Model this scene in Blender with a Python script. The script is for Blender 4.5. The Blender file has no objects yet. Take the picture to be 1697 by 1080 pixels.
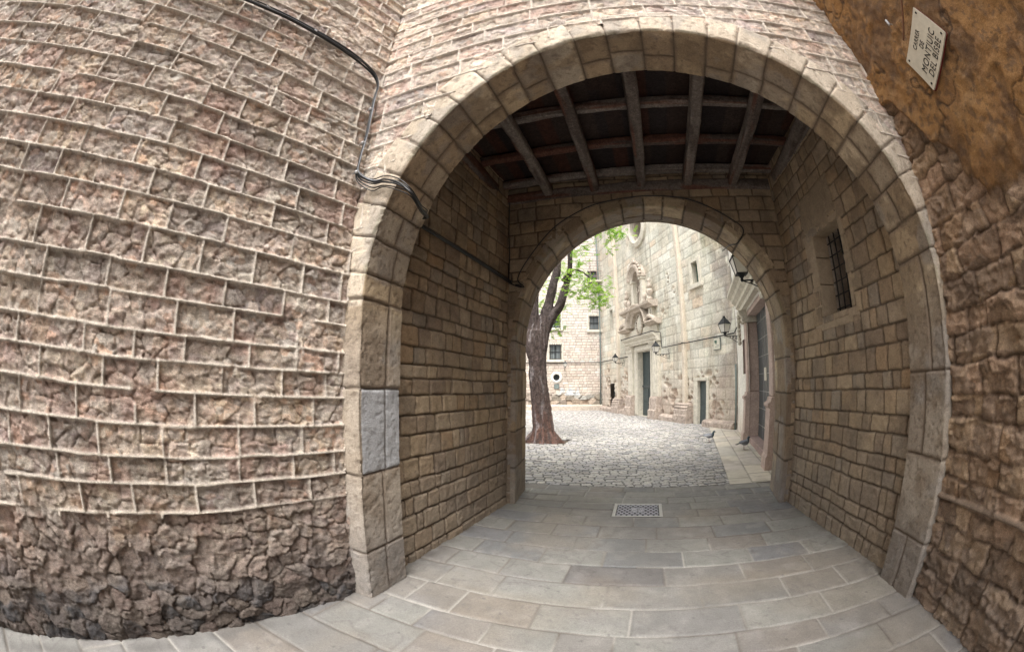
import bpy, bmesh, math, random
import numpy as np
from mathutils import Vector, Matrix, Euler
R = math.radians
sc = bpy.context.scene
COL = sc.collection
# ------------------------------------------------------------------ camera (full-frame fisheye, equisolid, handheld)
cd = bpy.data.cameras.new('camera'); cam = bpy.data.objects.new('camera', cd); COL.objects.link(cam); sc.camera = cam
cd.type = 'PANO'; cd.panorama_type = 'FISHEYE_EQUISOLID'
cd.sensor_fit = 'HORIZONTAL'; cd.sensor_width = 36; cd.sensor_height = 36 * 651 / 1024
cd.fisheye_lens = 14.065; cd.fisheye_fov = R(220)
cd.shift_x = .0053; cd.shift_y = .0201
cd.clip_start = .02; cd.clip_end = 500
yaw, pitch, roll = R(-19.7), R(6.49), R(.304)
fwd = Vector((math.sin(yaw) * math.cos(pitch), math.cos(yaw) * math.cos(pitch), math.sin(pitch)))
rt = Vector((math.cos(yaw), -math.sin(yaw), 0)); up = rt.cross(fwd)
r2 = rt * math.cos(roll) + up * math.sin(roll); u2 = -rt * math.sin(roll) + up * math.cos(roll)
M = Matrix((r2, u2, -fwd)).transposed().to_4x4(); M.translation = (0, 0, 1.6); cam.matrix_world = M
# ------------------------------------------------------------------ sky and sun (soft overcast daylight)
SUN_EL, SUN_AZ = 62, 164           # azimuth clockwise from +Y
w = bpy.data.worlds.new('World'); sc.world = w; w.use_nodes = True
nt = w.node_tree; bg = nt.nodes['Background']
sky = nt.nodes.new('ShaderNodeTexSky'); sky.sky_type = 'NISHITA'; sky.sun_disc = False
sky.sun_elevation = R(SUN_EL); sky.sun_rotation = R(SUN_AZ); sky.dust_density = 4; sky.air_density = 1.2
hs = nt.nodes.new('ShaderNodeHueSaturation'); hs.inputs['Saturation'].default_value = .10
nt.links.new(sky.outputs[0], hs.inputs['Color']); nt.links.new(hs.outputs[0], bg.inputs[0]); bg.inputs[1].default_value = .15
sd = bpy.data.lights.new('sun', 'SUN'); sd.energy = 1.6; sd.angle = R(32); sd.color = (1, .96, .9)
so = bpy.data.objects.new('sun', sd); COL.objects.link(so)
sdv = Vector((math.sin(R(SUN_AZ)) * math.cos(R(SUN_EL)), math.cos(R(SUN_AZ)) * math.cos(R(SUN_EL)), math.sin(R(SUN_EL))))
so.rotation_euler = sdv.to_track_quat('Z', 'Y').to_euler(); so.location = (0, 0, 30)
sc.view_settings.view_transform = 'Standard'; sc.view_settings.look = 'None'
sc.view_settings.gamma = 1; sc.view_settings.exposure = 1.5
sc.cycles.max_bounces = 10; sc.cycles.diffuse_bounces = 7; sc.cycles.transparent_max_bounces = 12

# ------------------------------------------------------------------ numpy noise
def hsh(i, j, s=0):
    n = (i.astype(np.int64) * 374761393 + j.astype(np.int64) * 668265263 + s * 2147483647 + s * 97561) & 0xffffffff
    n = ((n ^ (n >> 13)) * 1274126177) & 0xffffffff
    n = ((n ^ (n >> 16)) * 2246822519) & 0xffffffff
    return ((n ^ (n >> 15)) & 0xffffff) / float(0xffffff)
def vn(x, y, s=0):
    xi = np.floor(x); yi = np.floor(y); fx = x - xi; fy = y - yi
    fx = fx * fx * (3 - 2 * fx); fy = fy * fy * (3 - 2 * fy)
    a = hsh(xi, yi, s); b = hsh(xi + 1, yi, s); c = hsh(xi, yi + 1, s); d = hsh(xi + 1, yi + 1, s)
    return (a + (b - a) * fx) * (1 - fy) + (c + (d - c) * fx) * fy
def fbm(x, y, s=0, o=4):
    t = 0; a = .5; n = 0
    for k in range(o):
        t = t + a * vn(x, y, s + k * 7); n += a; a *= .5; x = x * 2.03 + 11.3; y = y * 2.03 + 5.7
    return t / n
def wor(x, y, s=0):
    """cellular noise: F1, F2, cell hash, offset from the cell point"""
    xi = np.floor(x); yi = np.floor(y)
    f1 = np.full(x.shape, 9.); f2 = f1.copy(); h = np.zeros(x.shape); ox = h.copy(); oy = h.copy()
    for i in (-1, 0, 1):
        for j in (-1, 0, 1):
            cx = xi + i; cy = yi + j
            px = cx + .15 + .7 * hsh(cx, cy, s + 1); py = cy + .15 + .7 * hsh(cx, cy, s + 2)
            d = np.hypot(x - px, y - py); m = d < f1
            f2 = np.where(m, f1, np.minimum(f2, d))
            h = np.where(m, hsh(cx, cy, s + 3), h); ox = np.where(m, x - px, ox); oy = np.where(m, y - py, oy)
            f1 = np.where(m, d, f1)
    return f1, f2, h, ox, oy
def sst(a, b, x):
    t = np.clip((x - a) / (b - a), 0, 1); return t * t * (3 - 2 * t)
def facets(x, y, s, amp=1.):
    """chipped stone: every cell is a tilted facet"""
    f1, f2, h, ox, oy = wor(x, y, s)
    a = (h * 57.3) % 1 * 6.283; t = (h * 91.7) % 1
    return (h - .5) * .8 + (np.cos(a) * ox + np.sin(a) * oy) * (.5 + t), h, f2 - f1
def pal(h, cols):
    cols = np.array(cols); i = np.minimum((h * len(cols)).astype(int), len(cols) - 1); return cols[i]
def mixc(a, b, t):
    t = np.asarray(t)[..., None]; return a * (1 - t) + np.array(b) * t
def courses(seed, z0, z1, lo, hi):
    r = random.Random(seed); out = [z0]
    while out[-1] < z1: out.append(out[-1] + r.uniform(lo, hi))
    return np.array(out)
def ashlar(u, v, zb, lo, hi, seed, joints=None):
    """irregular coursed blocks: distance to vertical joint, to bed joint, block hash, row, local u, block edges"""
    zb = np.asarray(zb); row = np.clip(np.searchsorted(zb, v) - 1, 0, len(zb) - 2)
    dv = np.minimum(np.abs(v - zb[row]), np.abs(zb[row + 1] - v)); du = np.full(u.shape, 9.); bid = np.zeros(u.shape)
    umin, umax = u.min() - 1, u.max() + 1; lu = np.zeros(u.shape)
    for r_ in range(len(zb) - 1):
        m = row == r_
        if not m.any(): continue
        if joints and r_ in joints: e = np.array(joints[r_])
        else:
            rr = random.Random(seed * 1000 + r_); e = [umin - rr.uniform(0, hi)]
            while e[-1] < umax: e.append(e[-1] + rr.uniform(lo, hi))
            e = np.array(e)
        k = np.clip(np.searchsorted(e, u[m]) - 1, 0, len(e) - 2)
        du[m] = np.minimum(np.abs(u[m] - e[k]), np.abs(e[k + 1] - u[m])); bid[m] = hsh(k + 0., np.full(k.shape, float(r_)), seed)
        lu[m] = (u[m] - e[k]) / (e[k + 1] - e[k])
    return du, dv, bid, row, lu

# ------------------------------------------------------------------ materials
def material(name, color=(.5, .5, .5), rough=.85, metal=0, attr=True, bump=.5, bscale=60, bdist=.004, var=.18, vscale=9, spec=.3, speck=0):
    m = bpy.data.materials.new(name); m.use_nodes = True; n = m.node_tree; p = n.nodes['Principled BSDF']; L = n.links.new
    tc = n.nodes.new('ShaderNodeTexCoord')
    if attr:
        at = n.nodes.new('ShaderNodeAttribute'); at.attribute_name = 'Col'; src = at.outputs['Color']
    else:
        rgb = n.nodes.new('ShaderNodeRGB'); rgb.outputs[0].default_value = (*color, 1); src = rgb.outputs[0]
    n1 = n.nodes.new('ShaderNodeTexNoise'); n1.inputs['Scale'].default_value = vscale; n1.inputs['Detail'].default_value = 8; n1.inputs['Roughness'].default_value = .7
    n2 = n.nodes.new('ShaderNodeTexNoise'); n2.inputs['Scale'].default_value = bscale; n2.inputs['Detail'].default_value = 6; n2.inputs['Roughness'].default_value = .65
    L(tc.outputs['Object'], n1.inputs['Vector']); L(tc.outputs['Object'], n2.inputs['Vector'])
    mr = n.nodes.new('ShaderNodeMapRange'); mr.inputs['From Min'].default_value = .3; mr.inputs['From Max'].default_value = .7
    mr.inputs['To Min'].default_value = 1 - var; mr.inputs['To Max'].default_value = 1 + var; mr.clamp = False
    L(n1.outputs['Fac'], mr.inputs['Value'])
    mr2 = n.nodes.new('ShaderNodeMapRange'); mr2.inputs['From Min'].default_value = .3; mr2.inputs['From Max'].default_value = .7
    mr2.inputs['To Min'].default_value = 1 - var; mr2.inputs['To Max'].default_value = 1 + var; mr2.clamp = False
    L(n2.outputs['Fac'], mr2.inputs['Value'])
    mu = n.nodes.new('ShaderNodeMath'); mu.operation = 'MULTIPLY'; L(mr.outputs[0], mu.inputs[0]); L(mr2.outputs[0], mu.inputs[1])
    n3 = None
    if speck:
        n3 = n.nodes.new('ShaderNodeTexNoise'); n3.inputs['Scale'].default_value = bscale * 2.4; n3.inputs['Detail'].default_value = 3; n3.inputs['Roughness'].default_value = .8
        L(tc.outputs['Object'], n3.inputs['Vector'])
        m3 = n.nodes.new('ShaderNodeMapRange'); m3.inputs['From Min'].default_value = .36; m3.inputs['From Max'].default_value = .64
        m3.inputs['To Min'].default_value = 1 - speck; m3.inputs['To Max'].default_value = 1 + speck * .8; L(n3.outputs['Fac'], m3.inputs['Value'])
        mu0 = mu; mu = n.nodes.new('ShaderNodeMath'); mu.operation = 'MULTIPLY'; L(mu0.outputs[0], mu.inputs[0]); L(m3.outputs[0], mu.inputs[1])
    sc_ = n.nodes.new('ShaderNodeVectorMath'); sc_.operation = 'SCALE'; L(src, sc_.inputs[0]); L(mu.outputs[0], sc_.inputs['Scale'])
    L(sc_.outputs[0], p.inputs['Base Color'])
    p.inputs['Roughness'].default_value = rough; p.inputs['Metallic'].default_value = metal; p.inputs['Specular IOR Level'].default_value = spec
    if bump:
        ad = n.nodes.new('ShaderNodeMath'); ad.operation = 'MULTIPLY_ADD'; L(n1.outputs['Fac'], ad.inputs[0]); ad.inputs[1].default_value = .6; L(n2.outputs['Fac'], ad.inputs[2])
        if n3:
            ad2 = n.nodes.new('ShaderNodeMath'); ad2.operation = 'MULTIPLY_ADD'; L(n3.outputs['Fac'], ad2.inputs[0]); ad2.inputs[1].default_value = .5; L(ad.outputs[0], ad2.inputs[2]); ad = ad2
        b = n.nodes.new('ShaderNodeBump'); b.inputs['Strength'].default_value = bump; b.inputs['Distance'].default_value = bdist
        L(ad.outputs[0], b.inputs['Height']); L(b.outputs[0], p.inputs['Normal'])
    return m
MAT = dict(
    rubble=material('rough_rubble_stone', bump=1.0, bscale=95, bdist=.014, var=.2, vscale=20, speck=.32),
    ashlar=material('dressed_stone', bump=.8, bscale=80, bdist=.008, var=.2, vscale=9, speck=.22),
    vous=material('arch_stone', bump=.9, bscale=75, bdist=.007, var=.15, vscale=8, speck=.24),
    slab=material('paving_stone', bump=.45, bscale=70, bdist=.004, var=.13, vscale=6, speck=.16, rough=.62, spec=.4),
    sett=material('granite_setts', bump=.5, bscale=40, bdist=.006, var=.2, speck=.15, vscale=12, rough=.6, spec=.4),
    far=material('facade_stone', bump=.7, bscale=11, bdist=.03, var=.16, vscale=2.2, speck=.16),
    wood=material('old_timber', bump=.9, bscale=40, bdist=.008, var=.35, vscale=14, rough=.8, speck=.3),
    bark=material('bark', bump=1, bscale=26, bdist=.03, var=.5, speck=.3, vscale=9, rough=.9),
    iron=material('black_iron', (.018, .02, .022), .5, .3, False, .3, 80, .002, .2),
    grille=material('window_bars_iron', (.03, .03, .032), .6, .2, False, .3, 80, .002, .2),
    cable=material('black_cable_sheath', (.012, .012, .013), .45, 0, False, .2, 200, .001, .2, spec=.5),
    cablegrey=material('grey_cable_sheath', (.2, .21, .23), .45, 0, False, .2, 200, .001, .2, spec=.5),
    metal=material('galvanised_metal', (.45, .45, .46), .4, .8, False, .2, 90, .001, .2),
    pipe=material('grey_green_pipe', (.16, .19, .18), .5, .1, False, .2, 90, .001, .2),
    door=material('dark_green_door_paint', (.05, .065, .065), .55, 0, False, .3, 40, .003, .25, spec=.4),
    darkdoor=material('tarred_door', (.045, .055, .06), .4, 0, False, .3, 40, .003, .25, spec=.5),
    green=material('green_shutter_paint', (.05, .11, .085), .55, 0, False, .2, 40, .003, .2),
    dark=material('dark_interior', (.004, .004, .004), .95, 0, False, 0),
    white=material('enamel_white', (.52, .49, .40), .35, 0, False, .2, 25, .001, .08, spec=.5),
    red=material('rusty_sign_edge', (.16, .03, .025), .6, 0, False, .2, 25, .001, .2),
    letter=material('sign_lettering_black', (.01, .01, .012), .5, 0, False, 0),
    stonep=material('carved_limestone', (.55, .51, .43), .85, 0, False, .6, 25, .012, .2, 5),
    stoned=material('weathered_limestone', (.42, .36, .30), .9, 0, False, .8, 22, .02, .28, 6),
    redst=material('reddish_sandstone', (.30, .22, .20), .8, 0, False, .5, 30, .006, .2, 5),
    foot=material('pitted_foot_stone', (.40, .33, .28), .9, 0, False, 1, 9, .06, .32, 2.5),
    plaster=material('white_facade_render', (.72, .69, .63), .85, 0, False, .5, 20, .004, .08, 1.5),
    feath=material('pigeon_feathers', attr=True, bump=.2, bscale=60, bdist=.002, var=.12),
    soil=material('soil', (.09, .07, .055), .95, 0, False, .9, 40, .02, .3),
    mortar=material('pale_mortar', (.42, .37, .31), .9, 0, False, .6, 90, .004, .15),
)
def glass_mat(name, tint=(.05, .07, .08), rough=.08):
    m = bpy.data.materials.new(name); m.use_nodes = True; p = m.node_tree.nodes['Principled BSDF']
    p.inputs['Base Color'].default_value = (*tint, 1); p.inputs['Roughness'].default_value = rough; p.inputs['Specular IOR Level'].default_value = .8
    nz = m.node_tree.nodes.new('ShaderNodeTexNoise'); nz.inputs['Scale'].default_value = 6; b = m.node_tree.nodes.new('ShaderNodeBump'); b.inputs['Strength'].default_value = .15; b.inputs['Distance'].default_value = .01
    m.node_tree.links.new(nz.outputs['Fac'], b.inputs['Height']); m.node_tree.links.new(b.outputs[0], p.inputs['Normal'])
    return m
MAT['pane'] = glass_mat('window_glass'); MAT['panegrey'] = glass_mat('curtained_window_glass', (.22, .25, .26), .25)
MAT['frost'] = glass_mat('milky_lantern_glass', (.55, .53, .48), .3)
def leaf_mat():
    m = bpy.data.materials.new('young_leaves'); m.use_nodes = True; n = m.node_tree; p = n.nodes['Principled BSDF']; L = n.links.new
    at = n.nodes.new('ShaderNodeAttribute'); at.attribute_name = 'Col'; L(at.outputs['Color'], p.inputs['Base Color']); p.inputs['Roughness'].default_value = .55
    tr = n.nodes.new('ShaderNodeBsdfTranslucent'); L(at.outputs['Color'], tr.inputs['Color'])
    mx = n.nodes.new('ShaderNodeMixShader'); mx.inputs[0].default_value = .5; L(p.outputs[0], mx.inputs[1]); L(tr.outputs[0], mx.inputs[2])
    L(mx.outputs[0], n.nodes['Material Output'].inputs[0]); return m
MAT['leaf'] = leaf_mat()

# ------------------------------------------------------------------ object helpers
def tag(o, label=None, cat=None, group=None, kind=None):
    if label: o['label'] = label
    if cat: o['category'] = cat
    if group: o['group'] = group
    if kind: o['kind'] = kind
    return o
def empty(name, loc, rz=0, **k):
    o = bpy.data.objects.new(name, None); COL.objects.link(o); o.location = loc; o.rotation_euler = (0, 0, rz); o.empty_display_size = .2
    return tag(o, **k)
def link(name, me, mat, parent=None, loc=(0, 0, 0), rz=0):
    o = bpy.data.objects.new(name, me); COL.objects.link(o); me.name = name
    if mat: me.materials.append(MAT[mat] if isinstance(mat, str) else mat)
    o.parent = parent; o.location = loc; o.rotation_euler = (0, 0, rz); return o
def npmesh(P, F, C=None, smooth=False):
    me = bpy.data.meshes.new('m'); P = np.asarray(P, np.float32); F = np.asarray(F, np.int32)
    me.vertices.add(len(P)); me.vertices.foreach_set('co', P.ravel()); k = F.shape[1]
    me.loops.add(F.size); me.loops.foreach_set('vertex_index', F.ravel()); me.polygons.add(len(F))
    me.polygons.foreach_set('loop_start', np.arange(0, F.size, k, dtype=np.int32))
    me.update(calc_edges=True)
    if smooth: me.polygons.foreach_set('use_smooth', np.ones(len(F), bool))
    if C is not None:
        a = me.color_attributes.new('Col', 'FLOAT_COLOR', 'POINT'); C = np.asarray(C, np.float32)
        if C.shape[1] == 3: C = np.concatenate([C, np.ones((len(C), 1), np.float32)], 1)
        a.data.foreach_set('color', C.ravel())
    me.validate(); return me
def gridfaces(nu, nv):
    i, j = np.meshgrid(np.arange(nu - 1), np.arange(nv - 1), indexing='ij'); a = (i * nv + j).ravel()
    return np.stack([a, a + 1, a + nv + 1, a + nv], 1)
def sheet(name, us, vs, hf, mat, parent=None, loc=(0, 0, 0), rz=0, hole=None, pos=None, smooth=True, flip=False):
    """surface u,v -> local (u, outward h, v) with height and colour from hf(U, V)"""
    U, V = np.meshgrid(us, vs, indexing='ij'); h, c = hf(U, V)
    if pos is None: P = np.stack([U, h, V], -1)
    else: P = pos(U, V, h)
    F = gridfaces(len(us), len(vs))
    if hole is not None:
        uc = U.ravel()[F].mean(1); vc = V.ravel()[F].mean(1); F = F[~hole(uc, vc)]
    if flip: F = F[:, ::-1]
    P = P.reshape(-1, 3); C = np.clip(c.reshape(-1, 3), .002, .95)
    used = np.zeros(len(P), bool); used[F.ravel()] = True; idx = np.cumsum(used) - 1
    return link(name, npmesh(P[used], idx[F], C[used], smooth), mat, parent, loc, rz)
def ramp(a, b, d0, far=None, d1=None):
    """coordinates from a to b step d0, growing to d1 past far"""
    out = [a]
    while out[-1] < b:
        x = out[-1]; d = d0
        if far is not None and x > far: d = d1
        out.append(min(b, x + d))
    return np.array(out)
class MB:
    def __init__(s): s.v = []; s.f = []
    def add(s, V, F):
        n = len(s.v); s.v += [tuple(map(float, q)) for q in V]; s.f += [tuple(int(i) + n for i in f) for f in F]; return s
    def box(s, x0, x1, y0, y1, z0, z1, M=None):
        V = [(x, y, z) for x in (x0, x1) for y in (y0, y1) for z in (z0, z1)]
        if M is not None: V = [tuple(M @ Vector(q)) for q in V]
        return s.add(V, [(0, 1, 3, 2), (4, 6, 7, 5), (0, 4, 5, 1), (2, 3, 7, 6), (0, 2, 6, 4), (1, 5, 7, 3)])
    def tube(s, pts, r, n=8, cap=True):
        P = [Vector(q) for q in pts]; m = len(P); rs = r if hasattr(r, '__len__') else [r] * m
        T = [(P[min(i + 1, m - 1)] - P[max(i - 1, 0)]).normalized() for i in range(m)]
        a = T[0].orthogonal().normalized(); V = []
        for i in range(m):
            a = (a - T[i] * a.dot(T[i])); a = a.normalized() if a.length > 1e-6 else T[i].orthogonal().normalized(); b = T[i].cross(a)
            V += [P[i] + (a * math.cos(6.28318 * k / n) + b * math.sin(6.28318 * k / n)) * rs[i] for k in range(n)]
        F = [(i * n + k, i * n + (k + 1) % n, (i + 1) * n + (k + 1) % n, (i + 1) * n + k) for i in range(m - 1) for k in range(n)]
        if cap: F += [tuple(range(n))[::-1], tuple(range((m - 1) * n, m * n))]
        return s.add(V, F)
    def lathe(s, prof, c=(0, 0, 0), n=12, sx=1, sy=1):
        V = [(c[0] + r * sx * math.cos(6.28318 * k / n), c[1] + r * sy * math.sin(6.28318 * k / n), c[2] + z) for r, z in prof for k in range(n)]; m = len(prof)
        F = [(i * n + k, i * n + (k + 1) % n, (i + 1) * n + (k + 1) % n, (i + 1) * n + k) for i in range(m - 1) for k in range(n)]
        return s.add(V, F + [tuple(range(n))[::-1], tuple(range((m - 1) * n, m * n))])
    def prism(s, poly, y0, y1):
        """polygon in x,z extruded along y"""
        n = len(poly); V = [(x, y0, z) for x, z in poly] + [(x, y1, z) for x, z in poly]
        return s.add(V, [tuple(range(n)), tuple(range(n, 2 * n))[::-1]] + [(i, i + n, (i + 1) % n + n, (i + 1) % n) for i in range(n)])
    def xprism(s, poly, x0, x1):
        """polygon in y,z extruded along x (a moulding profile)"""
        n = len(poly); V = [(x0, y, z) for y, z in poly] + [(x1, y, z) for y, z in poly]
        return s.add(V, [tuple(range(n)), tuple(range(n, 2 * n))[::-1]] + [(i, i + n, (i + 1) % n + n, (i + 1) % n) for i in range(n)])
    def build(s, name, mat, parent=None, loc=(0, 0, 0), rz=0, bevel=0, smooth=False, seg=2):
        me = bpy.data.meshes.new(name); me.from_pydata(s.v, [], s.f); me.validate()
        b = bmesh.new(); b.from_mesh(me); bmesh.ops.recalc_face_normals(b, faces=b.faces); b.to_mesh(me); b.free()
        if smooth: me.polygons.foreach_set('use_smooth', np.ones(len(me.polygons), bool))
        o = link(name, me, mat, parent, loc, rz)
        if bevel:
            md = o.modifiers.new('bevel', 'BEVEL'); md.width = bevel; md.segments = seg; md.limit_method = 'ANGLE'
        return o
def bez(pts, n=10):
    """smooth curve through points (Catmull-Rom)"""
    P = [Vector(p) for p in pts]; P = [P[0] * 2 - P[1]] + P + [P[-1] * 2 - P[-2]]; out = []
    for i in range(1, len(P) - 2):
        for k in range(n):
            t = k / n; a, b, c, d = P[i - 1:i + 3]
            out.append(.5 * ((2 * b) + (c - a) * t + (2 * a - 5 * b + 4 * c - d) * t * t + (3 * b - a - 3 * c + d) * t ** 3))
    out.append(P[-2]); return out

# ------------------------------------------------------------------ shared course heights of the alley walls
ZB = [-.2, .12, .30, .48, .66, .82, .985, 1.135, 1.31, 1.49, 1.65, 1.79, 1.972, 2.13, 2.33, 2.50, 2.66, 2.83, 2.99, 3.16]
while ZB[-1] < 9.5: ZB.append(ZB[-1] + random.Random(len(ZB)).uniform(.15, .185))
ZB = np.array(ZB)
WARM = [(.46, .37, .29), (.50, .39, .32), (.40, .33, .28), (.52, .42, .36), (.44, .35, .31), (.56, .48, .40), (.38, .31, .27), (.50, .36, .28), (.47, .41, .36)]
DARK = [(.20, .17, .16), (.25, .20, .175), (.14, .135, .14), (.29, .22, .19), (.22, .185, .17), (.31, .25, .21), (.17, .16, .165)]
def rubble_wall(U, V, seed, ribbon_from=.8, uo=0):
    wx = (fbm(U * 5, V * 5, seed, 3) - .5) * .10; wy = (fbm(U * 5, V * 5, seed + 50, 3) - .5) * .10
    h1, id1, e1 = facets((U + wx) * 6.5, (V + wy) * 9, seed + 3)
    h2, id2, e2 = facets((U - wy) * 17, (V + wx) * 21, seed + 9)
    h3, id3, e3 = facets((U + wy) * 42, (V - wx) * 50, seed + 19)
    n = fbm(U * 30, V * 30, seed + 23, 3) - .5
    rg1 = 1 - np.abs(fbm(U * 8 + wx * 9, V * 11, seed + 25, 5) - .5) * 4; rg2 = fbm(U * 22, V * 30, seed + 27, 4) - .5
    h = h1 * .007 + h2 * .006 + h3 * .004 + n * .008 + rg1 * .005 + rg2 * .017 - .002
    h -= .014 * (1 - sst(0, .10, e1)) * (.2 + .8 * vn(U * 4, V * 4, seed + 4))
    # coursed ribbon pointing laid over the rubble
    wob = (fbm(U * 1.3, V * 1.3, seed + 31, 2) - .5) * .03 + (fbm(U * 9, V * 9, seed + 32, 2) - .5) * .004
    du, dv, bid, row, lu = ashlar(U + uo, V + wob, ZB, .30, .50, seed)
    ww = .0062 + .0028 * vn(U * 20, V * 20, seed + 33)
    rb = np.maximum(1 - sst(ww * .8, ww * 1.5, dv), (1 - sst(ww * .75, ww * 1.3, du)))
    edge = .80 + .06 * (vn(U * 2.2, V * 0, seed + 5) - .5)
    kt = .22 + .20 * sst(1.15, .8, V); keep = sst(kt, kt + .08, fbm(U * 3.1, V * 3.1, seed + 41, 3)) * sst(edge - .01, edge + .01, V) if ribbon_from else 1
    rb = rb * keep
    above = sst(edge - .07, edge + .08, V + .22 * (fbm(U * 4, V * 4, seed + 43, 4) - .5))
    tilt = ((bid * 23.7) % 1 - .5) * (lu - .5); h = h + (bid - .5) * .014 + tilt * .022
    # foot of the wall: larger undressed stones bedded in mortar
    g1, g2, gid, gx_, gy_ = wor((U + wx * 1.8) * 6.6 + rg2 * .2, (V + wy * 1.8) * 9.5 + n * .3, seed + 91); ge = g2 - g1
    hl = .016 * sst(0, .16, ge) * sst(.3, .5, fbm(U * 4, V * 4, seed + 93)) + rg1 * .003 + (gid - .5) * .022 + h2 * .006 + h3 * .004 + n * .008 + rg2 * .014 + (np.cos(gid * 50) * gx_ + np.sin(gid * 50) * gy_) * .018
    h = h * above + (hl - .015) * (1 - above)
    h = h * (1 - rb) + (.0185 + .004 * vn(U * 50, V * 50, seed)) * rb
    up = pal((id1 * 7.3 + id2 * .35) % 1, WARM) * np.array((1.30, 1.36, 1.40)); bt = pal((bid * 5.9) % 1, [(1.0, .97, .95), (1.08, 1.0, .93), (.86, .84, .86), (1.1, 1.06, 1.0), (.98, .88, .84), (.90, .90, .88), (1.12, 1.02, .90)]); up = up * bt * (.82 + .34 * bid)[..., None]; up = mixc(up, (.66, .60, .53), (((id2 * 31) % 1) > .86) * .45)
    dust = sst(.42, .62, fbm(U * 7, V * 7, seed + 61, 4))
    up = mixc(up, (.64, .565, .48), dust * .5); up = mixc(up, (.37, .295, .26), sst(.52, .72, fbm(U * 14, V * 14, seed + 63, 5)) * .4)
    up = mixc(up, (.50, .31, .25), sst(.62, .75, fbm(U * 4, V * 4, seed + 65, 3)) * .5)
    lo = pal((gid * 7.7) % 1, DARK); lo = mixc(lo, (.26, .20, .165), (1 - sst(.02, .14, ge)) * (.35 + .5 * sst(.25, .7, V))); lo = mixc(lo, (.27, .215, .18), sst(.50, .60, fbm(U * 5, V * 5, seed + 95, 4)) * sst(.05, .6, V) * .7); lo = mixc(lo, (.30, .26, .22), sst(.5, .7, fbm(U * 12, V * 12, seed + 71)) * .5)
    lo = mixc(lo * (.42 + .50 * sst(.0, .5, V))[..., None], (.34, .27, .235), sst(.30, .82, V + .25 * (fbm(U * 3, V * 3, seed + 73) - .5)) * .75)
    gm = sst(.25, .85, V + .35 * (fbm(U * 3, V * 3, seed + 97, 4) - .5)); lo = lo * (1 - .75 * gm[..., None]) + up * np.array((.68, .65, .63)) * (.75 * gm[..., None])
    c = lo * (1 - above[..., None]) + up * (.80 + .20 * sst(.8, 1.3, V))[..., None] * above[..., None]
    c = mixc(c, (.16, .13, .115), (1 - sst(0, .07, e1)) * (.3 - .15 * above)); c = mixc(c, (.20, .165, .145), sst(.05, -.35, rg2 * 2 + h1 * .3) * .35)
    c = c * (1 - rb[..., None]) + np.array((.66, .585, .50)) * (.85 + .3 * vn(U * 9, V * 9, seed + 81))[..., None] * rb[..., None]
    return h, c

# ------------------------------------------------------------------ ground
ROWS = [-6 + i * .34 for i in range(19)] + [.48, .82, 1.16, 1.51, 1.86, 2.14, 2.503, 2.87, 3.225, 3.57, 3.92, 4.276, 4.615, 4.90, 5.19, 5.48, 5.78, 6.06]
ROWS = np.array(sorted(set(round(r_, 3) for r_ in ROWS)))
ri = lambda y: int(np.searchsorted(ROWS, y) - 1)
JN = {ri(1.7): [-9, -2.3, -1.9, -1.2, -.72, -.1, .5, 1.1, 1.75, 9], ri(2.0): [-9, -2.2, -1.66, -1.31, -.85, -.405, -.055, .725, 1.35, 1.9, 9],
      ri(2.3): [-9, -1.55, -1.18, -.614, .035, .82, 1.5, 9], ri(2.7): [-9, -1.5, -1.02, -.185, .545, 1.25, 1.8, 9],
      ri(3.0): [-9, -1.6, -1.1, -.545, .275, .95, 1.6, 9], ri(3.4): [-9, -1.5, -.85, -.28, .45, 1.1, 1.7, 9],
      ri(3.7): [-9, -1.3, -.615, .1, .75, 1.35, 9], ri(4.1): [-9, -1.4, -.9, -.42, .22, .85, 1.5, 9],
      ri(4.45): [-9, -1.1, -.62, -.05, .48, 1.0, 1.6, 9], ri(4.75): [-9, -1.3, -.85, -.33, .31, .75, 1.3, 9], ri(5.0): [-9, -1.0, -.33, .31, .68, 1.2, 1.7, 9]}
SLAB = [(.31, .295, .275), (.35, .335, .305), (.28, .275, .27), (.38, .365, .33), (.33, .305, .28), (.30, .29, .29), (.40, .38, .34), (.34, .30, .265)]
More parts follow.
